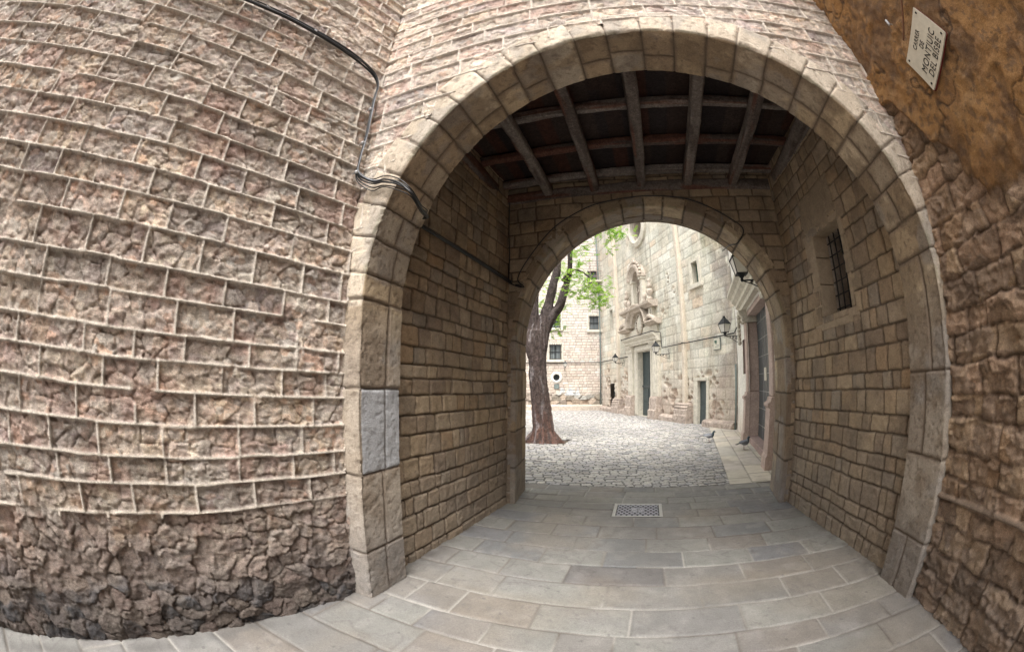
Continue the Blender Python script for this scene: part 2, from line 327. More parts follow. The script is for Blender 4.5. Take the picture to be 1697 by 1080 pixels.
def slabs(U, V):
    wob = (fbm(U * 1.5, V * 1.5, 3, 2) - .5) * .03
    du, dv, bid, row, lu = ashlar(U + wob * .6, V + wob, ROWS, .38, .75, 5, JN); d = np.minimum(du, dv)
    jw = .004 + .008 * vn(U * 3, V * 3, 9) ** 2
    g = 1 - sst(jw * .5, jw + .005, d)
    h = -.006 * g - .004 * (1 - sst(0, .03, d)) + (bid - .5) * .008 + (lu - .5) * (((bid * 37) % 1) - .5) * .01
    h += (fbm(U * 12, V * 12, 11) - .5) * .006 + (fbm(U * 1.2, V * 1.2, 12) - .5) * .015
    c = pal((bid * 13.7) % 1, SLAB) * .57 * np.array((.98, 1., 1.02))
    c = mixc(c, (.20, .19, .185), sst(.5, .75, fbm(U * 2.5, V * 2.5, 15)) * .55); c = mixc(c, (.30, .285, .265), sst(.52, .72, fbm(U * 7, V * 7, 17, 5)) * .3); c = mixc(c, (.13, .12, .115), sst(.58, .64, 1 - np.abs(fbm(U * 2.3, V * 2.3, 16, 5) - .5) * 9) * .0 + sst(.955, .99, 1 - np.abs(fbm(U * 1.0 + 3, V * 1.0, 18, 5) - .5) * 5) * .5)
    c = mixc(c, (.215, .185, .15), sst(.45, .7, fbm(U * 1.1, V * 1.1, 24, 5)) * .5); c = mixc(c, (.12, .115, .11), sst(.50, .72, fbm(U * .8 + 7, V * .8, 25, 5)) * .5)
    w1, w2, wh, w_x, w_y = wor(U * 5, V * 5, 26); c = mixc(c, (.08, .078, .075), sst(.075, .05, w1) * (wh > .72) * .6)
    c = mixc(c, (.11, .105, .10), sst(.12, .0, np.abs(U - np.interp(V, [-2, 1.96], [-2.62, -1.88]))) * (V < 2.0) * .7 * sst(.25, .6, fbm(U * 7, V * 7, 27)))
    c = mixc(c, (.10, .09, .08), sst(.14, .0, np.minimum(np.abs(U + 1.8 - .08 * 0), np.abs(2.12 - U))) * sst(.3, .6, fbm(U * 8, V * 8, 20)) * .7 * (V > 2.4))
    c = mixc(c, (.14, .13, .125), sst(.70, .76, fbm(U * 30, V * 30, 19, 3)) * .5)
    jl = sst(.42, .7, vn(U * 1.7, V * 1.7, 21))
    jc = np.array((.13, .115, .10)) * (1 - jl[..., None]) + np.array((.30, .285, .26)) * jl[..., None]
    c = c * (1 - g[..., None]) + jc * g[..., None]
    gp = sst(.014, .008, np.abs(V - 3.222 - .01 * vn(U * 4, U * 0, 3))) * (U > -.545) * (U < .02); h = h - gp * .02; c = mixc(c, (.015, .014, .013), gp)
    ds = (U > -.545) & (U < .272) & (V > 2.88) & (V < 3.215); c = np.where(ds[..., None], c * np.array((.78, .76, .78)), c)
    return h, c
MH = (-.325, .30, 4.63, 5.18)
gx = ramp(-3.2, 2.6, .014); gy = ramp(-1.8, 6.06, .012)
gpos = lambda U, V, h: np.stack([U, V, h], -1)
inmh = lambda x, y: (x > MH[0]) & (x < MH[1]) & (y > MH[2]) & (y < MH[3])
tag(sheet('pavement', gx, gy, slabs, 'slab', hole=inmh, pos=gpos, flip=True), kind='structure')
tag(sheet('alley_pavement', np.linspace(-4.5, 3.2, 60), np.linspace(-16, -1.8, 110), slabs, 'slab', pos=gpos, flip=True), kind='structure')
def side_x(y): return 1.45 + (y - 6.06) * (2.234 - 1.45) / (12.6 - 6.06)
SETT = [(.58, .56, .54), (.64, .61, .57), (.50, .49, .49), (.68, .65, .60), (.60, .56, .52), (.55, .53, .54), (.72, .68, .62)]
SZ = np.arange(-40, 60, .118)
def setts(U, V):
    a = R(-14); x = U * math.cos(a) - V * math.sin(a); y = U * math.sin(a) + V * math.cos(a)
    x = x + (fbm(U * 1.1, V * 1.1, 101, 2) - .5) * .15; y = y + (fbm(U * .5, V * .5, 102, 2) - .5) * .22
    du, dv, bid, row, lu = ashlar(x, y, SZ, .12, .20, 7); d = np.minimum(du, dv)
    g = 1 - sst(.005, .018, d); fade = np.clip(1.3 - V / 30, .3, 1)
    h = -.024 * g * fade + (bid - .5) * .018 + (fbm(U * .5, V * .5, 104) - .5) * .06 - .01
    c = pal((bid * 7.7) % 1, SETT) * (.45 + .3 * ((bid * 3.3) % 1))[..., None]
    c = mixc(c, (.30, .29, .29), sst(.5, .75, fbm(U * .9, V * .9, 105)) * .35); c = mixc(c, (.60, .58, .54), sst(.5, .7, fbm(U * .6, V * .6, 107)) * .3)
    c = c * (1 - g[..., None] * .8)
    return h, c
def sidewalk(U, V):
    x = U - side_x(V) + 1.45
    du, dv, bid, row, lu = ashlar(V, x - 1.45, np.array([-.02, .38, .80, 1.25, 1.8]), .5, .85, 8); d = np.minimum(du, dv)
    g = 1 - sst(.004, .014, d)
    c = pal(bid, [(.50, .46, .39), (.56, .51, .43), (.46, .43, .38), (.52, .47, .42)])
    c = mixc(c, (.34, .30, .25), sst(.5, .7, fbm(U * 4, V * 4, 110)) * .5); c = c * (1 - g[..., None] * .6)
    return -.006 * g + (bid - .5) * .008 + .004, c
py = np.concatenate([np.arange(6.06, 8.5, .0125), np.arange(8.5, 12, .019), np.arange(12, 17, .032), np.arange(17, 30, .06)]); px = np.concatenate([np.arange(-16, -6, .15), np.arange(-6, -3, .03), np.arange(-3, 2.4, .0135), np.arange(2.4, 3.6, .03)])
PIT = lambda x, y: (x > -3.42) & (x < -2.08) & (y > 10.35) & (y < 11.35)
tag(sheet('plaza_cobbles', px, py, setts, 'sett', hole=lambda x, y: (x > side_x(y)) | PIT(x, y) | (y - 13 > (3.6 - x) * 2.2 + 3), pos=gpos, flip=True), kind='structure')
tag(sheet('plaza_sidewalk', np.arange(1.4, 3.6, .02), np.arange(6.06, 14, .03), sidewalk, 'slab', hole=lambda x, y: x < side_x(y) - .015, pos=gpos, flip=True), kind='structure')
MB().box(-60, 60, -60, 80, -.32, -.30).build('ground', material('ground_earth', (.2, .19, .18), attr=False), None)['kind'] = 'structure'
o = MB().box(-3.42, -2.08, 10.35, 11.35, -.12, -.03).build('tree_pit_soil', 'soil', bevel=.01); tag(o, kind='structure')

# ------------------------------------------------------------------ left alley wall
LA = Vector((-1.88, 1.96, 0)); lang = math.atan2(-.971, -.238)
lw = empty('alley_wall', LA, lang, label='tall rough rubble wall with raised pale pointing lines on the left of the archway', cat='wall')
usl = np.concatenate([np.arange(-.03, 4.6, .0085), np.arange(4.6, 12, .08)]); vsl = np.concatenate([np.arange(-.05, 5.6, .0085), np.arange(5.6, 9.2, .1)])
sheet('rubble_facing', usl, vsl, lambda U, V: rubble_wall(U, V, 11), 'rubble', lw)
MB().box(-.03, 12, -.6, -.12, -.3, 9.2).build('wall_core', 'stoned', lw)

# ------------------------------------------------------------------ passage building
pb = empty('passage_building', (.2, 2.0, 0), 0, label='stone building spanning the lane with a round archway and a timber-ceilinged passage through it', cat='building')
O = Vector((.2, 2.0, 0))
CX, CZ, RI = .2, 2.1, 1.93
def face_hole(u, v):      # u counts leftwards from x=2.2
    x = 2.2 - u; r_ = np.where(v > CZ, np.hypot(x - CX, v - CZ), np.abs(x - CX)); return r_ < 2.06
sheet('front_wall', np.arange(-.03, 4.13, .009), np.concatenate([np.arange(-.05, 5.6, .009), np.arange(5.6, 7.5, .1)]), lambda U, V: (lambda q: (q[0] * .8, q[1] * 1.12))(rubble_wall(-U, V, 11, ribbon_from=.8)), 'rubble', pb, Vector((2.2, 2.0, 0)) - O, math.pi, hole=face_hole)
def arch_ring(name, parent, org, cx, cz, rf, rb, rout, y0, y1, xl, xr, jz_l, jz_r, nst, seed, cols, base=.0, clipx=None, res=.011, patch=None, face_pale=True):
    """jambs + voussoirs: face band, arris and soffit as one continuous surface; s runs up the left jamb, over and down the right"""
    rnd = random.Random(seed)
    Lj = cz; La = math.pi * rf; S = 2 * Lj + La
    ang = [rnd.uniform(.86, 1.14) for _ in range(nst)]; t = sum(ang); acc = 0; js = list(jz_l) + [Lj + .05]
    for a in ang[:-1]:
        acc += a; js.append(Lj + La * acc / t)
    js += [S - z for z in sorted(jz_r, reverse=True)]
    js = np.array(sorted([-.3] + js + [S + .3])); k_ = len(js)
    ro = np.array([rout + rnd.uniform(-.035, .035) for _ in range(k_)])
    band = rout - rf; depth = y1 - y0
    ss = np.arange(0, S + res, res); tt = np.concatenate([np.arange(-band - .06, -.02, res), np.linspace(-.02, .02, 7), np.arange(.02 + res, depth, res), [depth]])
    Sg, T = np.meshgrid(ss, tt, indexing='ij')
    sw = Sg + (fbm(Sg * 6, T * 6, seed, 2) - .5) * .012
    kk = np.clip(np.searchsorted(js, sw) - 1, 0, k_ - 2); ds = np.minimum(sw - js[kk], js[kk + 1] - sw); bid = hsh(kk + 0., kk * 0., seed)
    # soffit sub joints (broken bond)
    sub = .36 + .28 * ((bid * 17.3) % 1); sub = np.where(kk % 2 == 0, sub, 1 - sub * .75); has = ((bid * 5.1) % 1) < .85
    if patch: has = has | (kk == patch)
    tj = sub * depth; dt = np.where((T > .0) & has, np.abs(T - tj), 9.)
    side = (T > tj) & has; bid2 = np.where(side, (bid * 3.77 + .31) % 1, bid)
    d = np.minimum(ds, dt)
    jm = 1 - (sst(.0025, .009, d) if face_pale else sst(.005, .015, d))
    n1 = fbm(Sg * 14, T * 14, seed + 5) - .5; n2 = fbm(Sg * 3, T * 3, seed + 6) - .5
    pit = sst(.62, .74, fbm(Sg * 38, T * 38, seed + 7, 2)); h = -.009 * jm - .004 * pit - .007 * (1 - sst(0, .025, d)) ** 2 + n1 * .008 + n2 * .012 + (bid2 - .5) * .010
    chip = sst(.56, .66, fbm(Sg * 8, T * 8, seed + 8)) * sst(.05, 0, np.abs(T)); h -= chip * .012
    # positions
    z = np.where(Sg < Lj, Sg, np.where(Sg > S - Lj, S - Sg, 0)); th = (Sg - Lj) / rf
    jam = (Sg < Lj) | (Sg > S - Lj); lft = Sg < S / 2
    f = np.clip(T / depth, 0, 1); rr = rf + (rb - rf) * f - h * (T > 0)
    ex = np.where(T < 0, -T, 0)     # outward on the face
    exm = ro[kk] - rf; ex = np.minimum(ex, np.maximum(exm, 0.01))
    hf_ = np.where(T <= 0, h, 0)
    bev = np.clip(1 - np.abs(T) / .012, 0, 1) * .002
    rad = rr + ex + bev * .7
    nx = np.where(jam, np.where(lft, -1., 1.), -np.cos(th)); nz = np.where(jam, 0., np.sin(th))
    X = cx + nx * rad; Z = np.where(jam, z, cz + nz * rad); Yy = y0 + np.clip(T, 0, depth) - hf_ + bev * .7 - np.where(T < 0, .012, 0) * sst(0, .02, -T)
    lim = sst(0, 1e-3, ex - exm + 1e-3)
    Yy = np.where((T < 0) & (-T > exm + .005), Yy + .05, Yy)
    if clipx: X = np.clip(X, clipx[0], clipx[1])
    c = pal((bid2 * 11.3) % 1, cols); c = c * (.88 + .24 * ((bid2 * 7.7) % 1))[..., None]
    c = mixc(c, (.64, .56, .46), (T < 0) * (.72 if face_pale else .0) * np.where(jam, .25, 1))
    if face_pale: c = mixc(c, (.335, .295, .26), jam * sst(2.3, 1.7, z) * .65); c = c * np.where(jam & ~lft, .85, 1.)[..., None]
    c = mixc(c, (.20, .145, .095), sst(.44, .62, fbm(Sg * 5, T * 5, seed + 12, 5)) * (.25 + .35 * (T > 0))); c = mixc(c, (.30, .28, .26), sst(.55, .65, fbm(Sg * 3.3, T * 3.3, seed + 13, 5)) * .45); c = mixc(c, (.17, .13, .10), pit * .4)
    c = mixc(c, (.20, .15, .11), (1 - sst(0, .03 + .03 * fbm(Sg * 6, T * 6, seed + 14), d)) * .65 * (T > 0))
    if patch is not None:
        pm = (kk == patch) & (T > .03); c = np.where(pm[..., None], np.array((.41, .41, .42)) * (.95 + .1 * vn(Sg * 6, T * 6, 3))[..., None], c)
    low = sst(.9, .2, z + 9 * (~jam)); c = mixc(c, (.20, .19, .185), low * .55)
    edge = sst(.03, 0, np.abs(T + .01)) * (~jam); c = mixc(c, (.16, .17, .09), edge * .35 * sst(.4, .6, fbm(Sg * 9, T * 9, 5)))
    c = mixc(c, (.12, .09, .065) if face_pale else (.06, .045, .03), jm * .9)
    P = np.stack([X, Yy, Z], -1) - np.array(org); F = gridfaces(len(ss), len(tt))
    return link(name, npmesh(P.reshape(-1, 3), F, np.clip(c.reshape(-1, 3), 0, 1), True), 'vous', parent)
VC = [(.45, .345, .225), (.52, .41, .275), (.37, .28, .185), (.46, .375, .275), (.56, .46, .33), (.41, .31, .20), (.48, .365, .245)]
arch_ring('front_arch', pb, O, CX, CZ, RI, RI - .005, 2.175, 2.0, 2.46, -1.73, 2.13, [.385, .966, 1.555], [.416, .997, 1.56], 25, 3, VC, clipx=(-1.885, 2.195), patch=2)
# inner faces of the front wall above and beside the arch
def ring_plate(name, y, r, x0, x1, z1, mat, parent, th=.04, cx=CX):
    pts = [(cx - r, 0)] + [(cx + r * math.cos(math.pi - a), CZ + r * math.sin(a)) for a in np.linspace(0, math.pi, 40)] + [(cx + r, 0)]
    mb = MB(); outer = [(x0, 0)] + [(x0 + (x1 - x0) * i / 39., z1) for i in range(40)] + [(x1, 0)]
    n = len(pts); V = []
    for yy in (y, y + th):
        V += [(p[0] - .2, yy - 2, p[1]) for p in pts] + [(p[0] - .2, yy - 2, p[1]) for p in outer]
    F = []
    for i in range(n - 1):
        F += [(i, i + 1, n + i + 1, n + i), (2 * n + i, 3 * n + i, 3 * n + i + 1, 2 * n + i + 1)]
    mb.add(V, F); return mb.build(name, mat, parent)
ring_plate('inner_front_wall', 2.43, RI + .01, -2.0, 2.36, 4.7, 'stoned', pb, .035)
# tunnel side walls
TC = [(.36, .265, .175), (.40, .30, .195), (.32, .24, .165), (.43, .32, .21), (.35, .27, .19), (.30, .225, .16), (.39, .275, .17), (.42, .33, .235), (.335, .275, .21), (.46, .355, .24)]
def block_wall(seed, zlo=.135, zhi=.195, lo=.12, hi=.27, tint=(1, 1, 1), plaster=None):
    zb = courses(seed, -.05, 5.2, zlo - .015, zhi + .02)
    def f(U, V):
        wu = (fbm(U * 2.2, V * 2.2, seed + 1, 3) - .5) * .05 + (fbm(U * 11, V * 11, seed + 3, 2) - .5) * .014; wv = (fbm(U * .9, V * 1.2, seed + 2, 2) - .5) * .05 + (fbm(U * 11, V * 11, seed + 4, 2) - .5) * .012
        du, dv, bid, row, lu = ashlar(U + wu, V + wv, zb, lo, hi, seed)
        rx = np.clip(1 - du / .022, 0, 1); ry = np.clip(1 - dv / .022, 0, 1); e = np.sqrt(rx * rx + ry * ry); d = np.minimum(du, dv)
        h = .016 - .026 * np.clip(e, 0, 1) ** 2.2 + (bid - .5) * .016 + (lu - .5) * ((bid * 41 % 1) - .5) * .014 + (fbm(U * 16, V * 16, seed + 5, 5) - .5) * .020 + (fbm(U * 40, V * 40, seed + 6, 2) - .5) * .004
        up = sst(2.6, 3.4, V); h = h * (1 - .35 * up)
        c = pal((bid * 9.1) % 1, TC)
        c = mixc(c, (.19, .15, .11), sst(.48, .7, fbm(U * 5, V * 5, seed + 8)) * .5); c = mixc(c, (.43, .33, .21), sst(.55, .72, fbm(U * 3.3, V * 3.3, seed + 9)) * .35)
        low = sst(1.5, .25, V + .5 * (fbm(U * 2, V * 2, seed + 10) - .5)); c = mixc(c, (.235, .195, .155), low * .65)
        jm = np.clip((.7 + .5 * vn(U * 6, V * 6, seed)) * (1 - sst(.003, .014, d)), 0, 1); c = mixc(c, (.085, .062, .045), jm * .85)
        c = c * np.array(tint) * .93
        if plaster:
            for (a0, a1, b0, b1) in plaster:
                m = sst(0, .02, np.minimum(np.minimum(U - a0, a1 - U), np.minimum(V - b0, b1 - V)) + (fbm(U * 9, V * 9, 77) - .5) * .03)
                h = h * (1 - m) + (.018 + .003 * fbm(U * 20, V * 20, 78)) * m; c = mixc(c, (.29, .225, .155), m)
        return h, c
    return f
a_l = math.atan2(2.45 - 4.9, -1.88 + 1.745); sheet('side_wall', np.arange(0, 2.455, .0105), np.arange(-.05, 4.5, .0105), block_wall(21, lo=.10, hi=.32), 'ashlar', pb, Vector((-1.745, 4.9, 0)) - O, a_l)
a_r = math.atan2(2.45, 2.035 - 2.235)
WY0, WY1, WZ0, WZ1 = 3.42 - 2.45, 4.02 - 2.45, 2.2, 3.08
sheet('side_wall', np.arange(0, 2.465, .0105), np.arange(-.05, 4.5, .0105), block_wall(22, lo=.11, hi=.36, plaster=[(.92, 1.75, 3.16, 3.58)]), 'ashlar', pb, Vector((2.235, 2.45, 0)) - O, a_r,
      hole=lambda u, v: (u > WY0) & (u < WY1) & (v > WZ0) & (v < WZ1))
# barred window in the right tunnel wall
wf = empty('window', Vector((2.235, 2.45, 0)) - O, a_r); wf.parent = pb
mb = MB(); mb.box(WY0, WY1, -.50, -.46, WZ0, WZ1); mb.build('recess', 'dark', wf)
fs = MB()
for z0, z1, x1 in ((2.2, 2.55, 1.78), (2.55, 2.85, 1.72), (2.85, 3.12, 1.80)): fs.box(WY1, x1, -.2, .014, z0 + .004, z1 - .004)
for z0, z1, x0 in ((2.2, 2.62, .90), (2.62, 2.88, .86), (2.88, 3.14, .88)): fs.box(x0, WY0, -.2, .012, z0 + .004, z1 - .004)
fs.box(.86, 1.82, -.2, .013, 3.085, 3.15); fs.box(.84, 1.80, -.3, .016, 2.06, 2.197)
fs.build('window_surround', 'redst' if 0 else material('window_surround_stone', (.37, .29, .205), attr=False, bump=.6, bscale=90, bdist=.005, var=.2), wf, bevel=.01)
jb = MB(); jb.box(WY1 - .003, WY1 + .05, -.46, -.2, WZ0, WZ1); jb.box(WY0 - .05, WY0 + .003, -.46, -.2, WZ0, WZ1); jb.box(WY0, WY1, -.46, -.2, WZ1, WZ1 + .05); jb.box(WY0, WY1, -.46, -.3, WZ0 - .05, WZ0)
jb.build('window_reveal', 'stoned', wf)
gr = MB()
for i in range(5): x = WY0 + .06 + i * .12; gr.tube([(x, -.20, WZ0 - .01), (x, -.20, WZ1 + .02)], .009, 6)
for i in range(6): z = WZ0 + .08 + i * .145; gr.tube([(WY0 - .01, -.205, z), (WY1 + .01, -.205, z)], .008, 6)
gr.build('grille', 'grille', wf)
# far wall and arch
FX, FZ = .14, 2.12
def far_hole(u, v):
    x = 2.05 - u; return np.where(v > FZ, np.hypot(x - FX, v - FZ), np.abs(x - FX)) < 1.83
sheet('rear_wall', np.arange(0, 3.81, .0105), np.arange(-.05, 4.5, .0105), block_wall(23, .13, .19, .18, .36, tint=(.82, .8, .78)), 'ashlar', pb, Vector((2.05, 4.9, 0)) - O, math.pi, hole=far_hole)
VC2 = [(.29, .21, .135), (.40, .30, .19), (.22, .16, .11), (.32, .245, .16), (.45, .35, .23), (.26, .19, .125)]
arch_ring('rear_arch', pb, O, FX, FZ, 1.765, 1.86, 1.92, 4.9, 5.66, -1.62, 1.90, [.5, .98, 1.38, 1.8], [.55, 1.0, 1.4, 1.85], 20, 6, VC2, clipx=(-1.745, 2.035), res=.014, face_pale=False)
ring_plate('rear_outer_wall', 5.60, 1.865, -2.6, 2.6, 7.4, 'stonep', pb, .06, cx=FX)
# ceiling: five long beams, cross joists on them, boards on the joists
def timber(name, x0, x1, y0, y1, z0, z1, seed, parent, tone=0, long='y'):
    n = 60 if long == 'y' else 90; L0, L1 = (y0, y1) if long == 'y' else (x0, x1); ls = np.linspace(L0, L1, n)
    prof = []; a0, a1 = (x0, x1) if long == 'y' else (y0, y1); m = 6
    for i in range(m): prof.append((a0 + (a1 - a0) * i / m, z0))
    for i in range(m): prof.append((a1, z0 + (z1 - z0) * i / m))
    for i in range(m): prof.append((a1 - (a1 - a0) * i / m, z1))
    for i in range(m): prof.append((a0, z1 - (z1 - z0) * i / m))
    prof = np.array(prof); K = len(prof); ca, cz_ = (a0 + a1) / 2, (z0 + z1) / 2
    Lg, K_ = np.meshgrid(ls, np.arange(K), indexing='ij'); A = prof[K_, 0]; Z = prof[K_, 1]
    d = (fbm(Lg * 2, K_ * .8, seed, 3) - .5) * .022 + (fbm(Lg * 9, K_ * 1.3, seed + 1, 2) - .5) * .008
    corner = ((K_ % m) == 0) * .008
    A = A + (A - ca) / (np.abs(A - ca).max() + 1e-6) * (d - corner); Z = Z + (Z - cz_) / (np.abs(Z - cz_).max() + 1e-6) * (d - corner) + (fbm(Lg * .8, Lg * 0, seed + 5, 2) - .5) * .02
    cols = [(.10, .078, .068), (.20, .17, .15), (.14, .055, .035), (.26, .225, .20)]
    t = fbm(Lg * 1.6, K_ * .25, seed + 3, 3); c = np.zeros(Lg.shape + (3,)) + np.array(cols[0])
    c = mixc(c, cols[1 if tone != 2 else 2], sst(.40, .55, t) * (.8 if tone else .5)); c = mixc(c, cols[2], sst(.58, .68, fbm(Lg * 1.1, K_ * .2, seed + 9)) * .8)
    if tone == 1: c = mixc(c, cols[3], sst(.4, .6, fbm(Lg * 1.4, K_ * .3, seed + 11)) * .7)
    P = np.stack([A, Lg, Z] if long == 'y' else [Lg, A, Z], -1) - np.array([.2, 2.0, 0])
    F = []
    for i in range(n - 1):
        for k in range(K): F.append((i * K + k, i * K + (k + 1) % K, (i + 1) * K + (k + 1) % K, (i + 1) * K + k))
    return link(name, npmesh(P.reshape(-1, 3), np.array(F), c.reshape(-1, 3), True), 'wood', parent)
for i, (xn, xf) in enumerate(((-1.11, -1.17), (-.465, -.51), (.17, .14), (.795, .80), (1.44, 1.465))):
    timber('beam', (xn + xf) / 2 - .062, (xn + xf) / 2 + .062, 2.44, 4.93, 4.15, 4.30, 100 + i * 13, pb, 1 if i in (0, 3, 4) else 0)
for i, y in enumerate((2.52, 3.24, 3.97, 4.68)):
    timber('joist', -1.95, 2.32, y, y + .10, 4.295, 4.40, 200 + i * 17, pb, (0, 1, 2, 1)[i], 'x')
def deck(U, V):
    du, dv, bid, row, lu = ashlar(V, U, courses(61, -3, 3, .12, .2), 5, 6, 61)
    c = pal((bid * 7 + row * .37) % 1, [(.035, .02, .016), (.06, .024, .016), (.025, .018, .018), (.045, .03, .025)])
    return .006 * (bid - .5) - .012 * (1 - sst(.0, .008, dv)), c
sheet('ceiling_boards', np.arange(-2.0, 2.4, .03), np.arange(2.44, 4.95, .03), deck, 'wood', pb, -O, 0, pos=lambda U, V, h: np.stack([U, V, 4.415 - h], -1))
timber('wall_plate', -1.86, -1.76, 2.44, 4.93, 4.08, 4.29, 301, pb, 0); timber('wall_plate', 2.04, 2.16, 2.44, 4.93, 4.10, 4.29, 302, pb, 1)
timber('lintel', -1.8, 2.1, 4.86, 4.97, 4.10, 4.26, 303, pb, 0, 'x')
mass = MB(); mass.box(-2.2, 2.4, .50, 3.55, 4.46, 7.4)        # local y: 2.5..5.55
mass.box(-6.2, -2.14, .3, 3.6, -.3, 7.4); mass.box(2.62, 2.9, .3, 3.6, -.3, 7.4)
mass.build('upper_storeys', 'stoned', pb)

# ------------------------------------------------------------------ right alley wall (rough stone below, ochre render above)
rw = empty('rendered_wall', (2.2, -8, 0), R(90), label='rough stone wall with dark ochre render peeling above on the right of the archway', cat='wall')
def right_wall(U, V):
    y = U - 8
    zb = courses(31, -.05, 9.5, .14, .21)
    wu = (fbm(y * 3.5, V * 3.5, 301, 4) - .5) * .12; wv = (fbm(y * 1.2, V * 1.6, 302, 2) - .5) * .07 + (fbm(y * 7, V * 7, 304, 3) - .5) * .06
    du, dv, bid, row, lu = ashlar(y + wu, V + wv, zb, .24, .58, 31); d = np.minimum(du, dv)
    rx = np.clip(1 - du / .026, 0, 1); ry = np.clip(1 - dv / .026, 0, 1); e = np.clip(np.sqrt(rx * rx + ry * ry), 0, 1)
    f1, i1, e1 = facets(y * 4.6, V * 8, 303); f2, i2, e2 = facets(y * 12, V * 21, 305)
    h = .012 - .032 * e ** 1.4 * (.5 + .5 * vn(y * 5, V * 5, 306)) + (bid - .5) * .03 + f1 * .020 + f2 * .012 + (fbm(y * 9, V * 9, 307) - .5) * .03 + (fbm(y * 26, V * 26, 308) - .5) * .02
    c = pal((bid * 5.3 + i1 * .2) % 1, [(.24, .175, .12), (.20, .15, .11), (.27, .20, .15), (.17, .13, .10), (.30, .235, .17), (.23, .18, .14)])
    c = mixc(c, (.12, .095, .075), sst(.5, .7, fbm(y * 8, V * 8, 309)) * .55); c = mixc(c, (.085, .065, .05), (1 - sst(.003, .016, d)) * .75 * (.5 + .5 * vn(y * 5, V * 5, 306))); c = mixc(c, (.36, .28, .21), sst(.55, .7, fbm(y * 12, V * 12, 310)) * .45)
    c = mixc(c, (.14, .13, .125), sst(1.1, .2, V) * .5)
    c = c * np.array((1.60, 1.47, 1.34)) * (.82 + .36 * ((bid * 13.1) % 1))[..., None]
    # render above a ragged edge that climbs towards the camera
    line = np.interp(y, [-8, -1, .4, .7, .98, 1.27, 1.45, 1.6, 1.75, 2.0], [2.3, 2.5, 2.6, 2.5, 2.35, 2.43, 2.68, 2.88, 3.25, 3.45]) + (fbm(y * 4, V * 4, 311, 4) - .5) * .35
    m = sst(-.015, .02, V - line)
    hp = .045 + (fbm(y * 3.5, V * 3.5, 313) - .5) * .05 + (fbm(y * 18, V * 18, 314) - .5) * .016
    cp = np.zeros(U.shape + (3,)) + np.array((.34, .185, .07)); cp = mixc(cp, (.26, .14, .06), sst(.42, .62, fbm(y * 5, V * 5, 315)) * .7)
    cp = mixc(cp, (.33, .20, .095), sst(.55, .7, fbm(y * 9, V * 9, 317)) * .6)
    dp = sst(.53, .60, fbm(y * 2.6 + V * .8, V * 1.8, 319, 5)); cp = mixc(cp, (.10, .065, .045), dp * (.2 + .5 * vn(y * 14, V * 14, 321))); cp = mixc(cp, (.13, .08, .05), sst(.60, .66, fbm(y * 24, V * 24, 323)) * .6); cr_ = sst(.95, .99, 1 - np.abs(fbm(y * 1.6, V * 1.6, 325, 5) - .5) * 5); cp = mixc(cp, (.06, .04, .03), cr_ * .7); hp = hp - cr_ * .006; hp = hp - dp * .012
    h = h * (1 - m) + hp * m; c = c * (1 - m[..., None]) + cp * m[..., None]
    # string course
    st = sst(.022, .012, np.abs(V - .76 - .01 * vn(y * 5, y * 0, 4))) ; h = h * (1 - st) + .05 * st; c = mixc(c, (.24, .18, .135), st)
    return h, c
usr = np.concatenate([np.arange(0, 7.2, .09), np.arange(7.2, 10.03, .0095)]); vsr = np.concatenate([np.arange(-.05, 5.6, .0095), np.arange(5.6, 6.6, .1)])
sheet('stone_facing', usr, vsr, right_wall, 'rubble', rw)
MB().box(0, 10, -.5, -.1, -.3, 6.6).build('wall_core', 'stoned', rw)
# street sign on the right wall
sg = bpy.data.objects.new('street_sign', None); COL.objects.link(sg)
tag(sg, 'white enamel street name plate with black capitals on the ochre rendered wall', 'street sign')
TL = Vector((2.14, 1.388, 3.427)); TR = Vector((2.14, .955, 3.579)); BL = Vector((2.14, 1.354, 3.107)); BR = Vector((2.14, .91, 3.232))
ctr = (TL + TR + BL + BR) / 4; ex = ((TR - TL) + (BR - BL)).normalized(); n_ = Vector((-1, 0, 0)); ez = n_.cross(ex).normalized()
if ez.z < 0: ez = -ez
Wd, Hd = .462, .33
sgM = Matrix((ex, -n_, ez)).transposed().to_4x4(); sgM.translation = ctr; sg.matrix_world = sgM
def rrect(w_, h_, r_, n=5):
    out = []
    for cx_, cz_, a0 in ((w_ / 2 - r_, h_ / 2 - r_, 0), (-w_ / 2 + r_, h_ / 2 - r_, 90), (-w_ / 2 + r_, -h_ / 2 + r_, 180), (w_ / 2 - r_, -h_ / 2 + r_, 270)):
        out += [(cx_ + r_ * math.cos(R(a0 + 90 * k / n)), cz_ + r_ * math.sin(R(a0 + 90 * k / n))) for k in range(n + 1)]
    return out
MB().prism(rrect(Wd, Hd, .012), -.012, .0).build('plate', 'white', sg, bevel=.002)
MB().prism(rrect(Wd + .008, Hd + .008, .015), .001, .012).build('backing', 'red', sg)
for x_, z_ in ((-.2, .13), (.2, .13), (-.2, -.13), (.2, -.13)):
    MB().prism([(x_ + .009 * math.cos(a), z_ + .009 * math.sin(a)) for a in np.linspace(0, 6.28, 9)[:-1]], -.016, -.011).build('screw', 'iron', sg)
def text(s, size, x, z, parent, mat, sx=.72, y=-.0135):
    cu = bpy.data.curves.new('t', 'FONT'); cu.body = s; cu.size = size; cu.align_x = 'CENTER'; cu.align_y = 'CENTER'; cu.extrude = .0012; cu.space_character = 1.12; cu.offset = 0
    ob = bpy.data.objects.new('t', cu); COL.objects.link(ob); dg = bpy.context.evaluated_depsgraph_get(); me = bpy.data.meshes.new_from_object(ob.evaluated_get(dg)); bpy.data.objects.remove(ob)
    o = link('lettering', me, mat, parent); o.rotation_euler = (R(90), 0, 0); o.location = (x, y, z); o.scale = (sx, 1, 1); return o
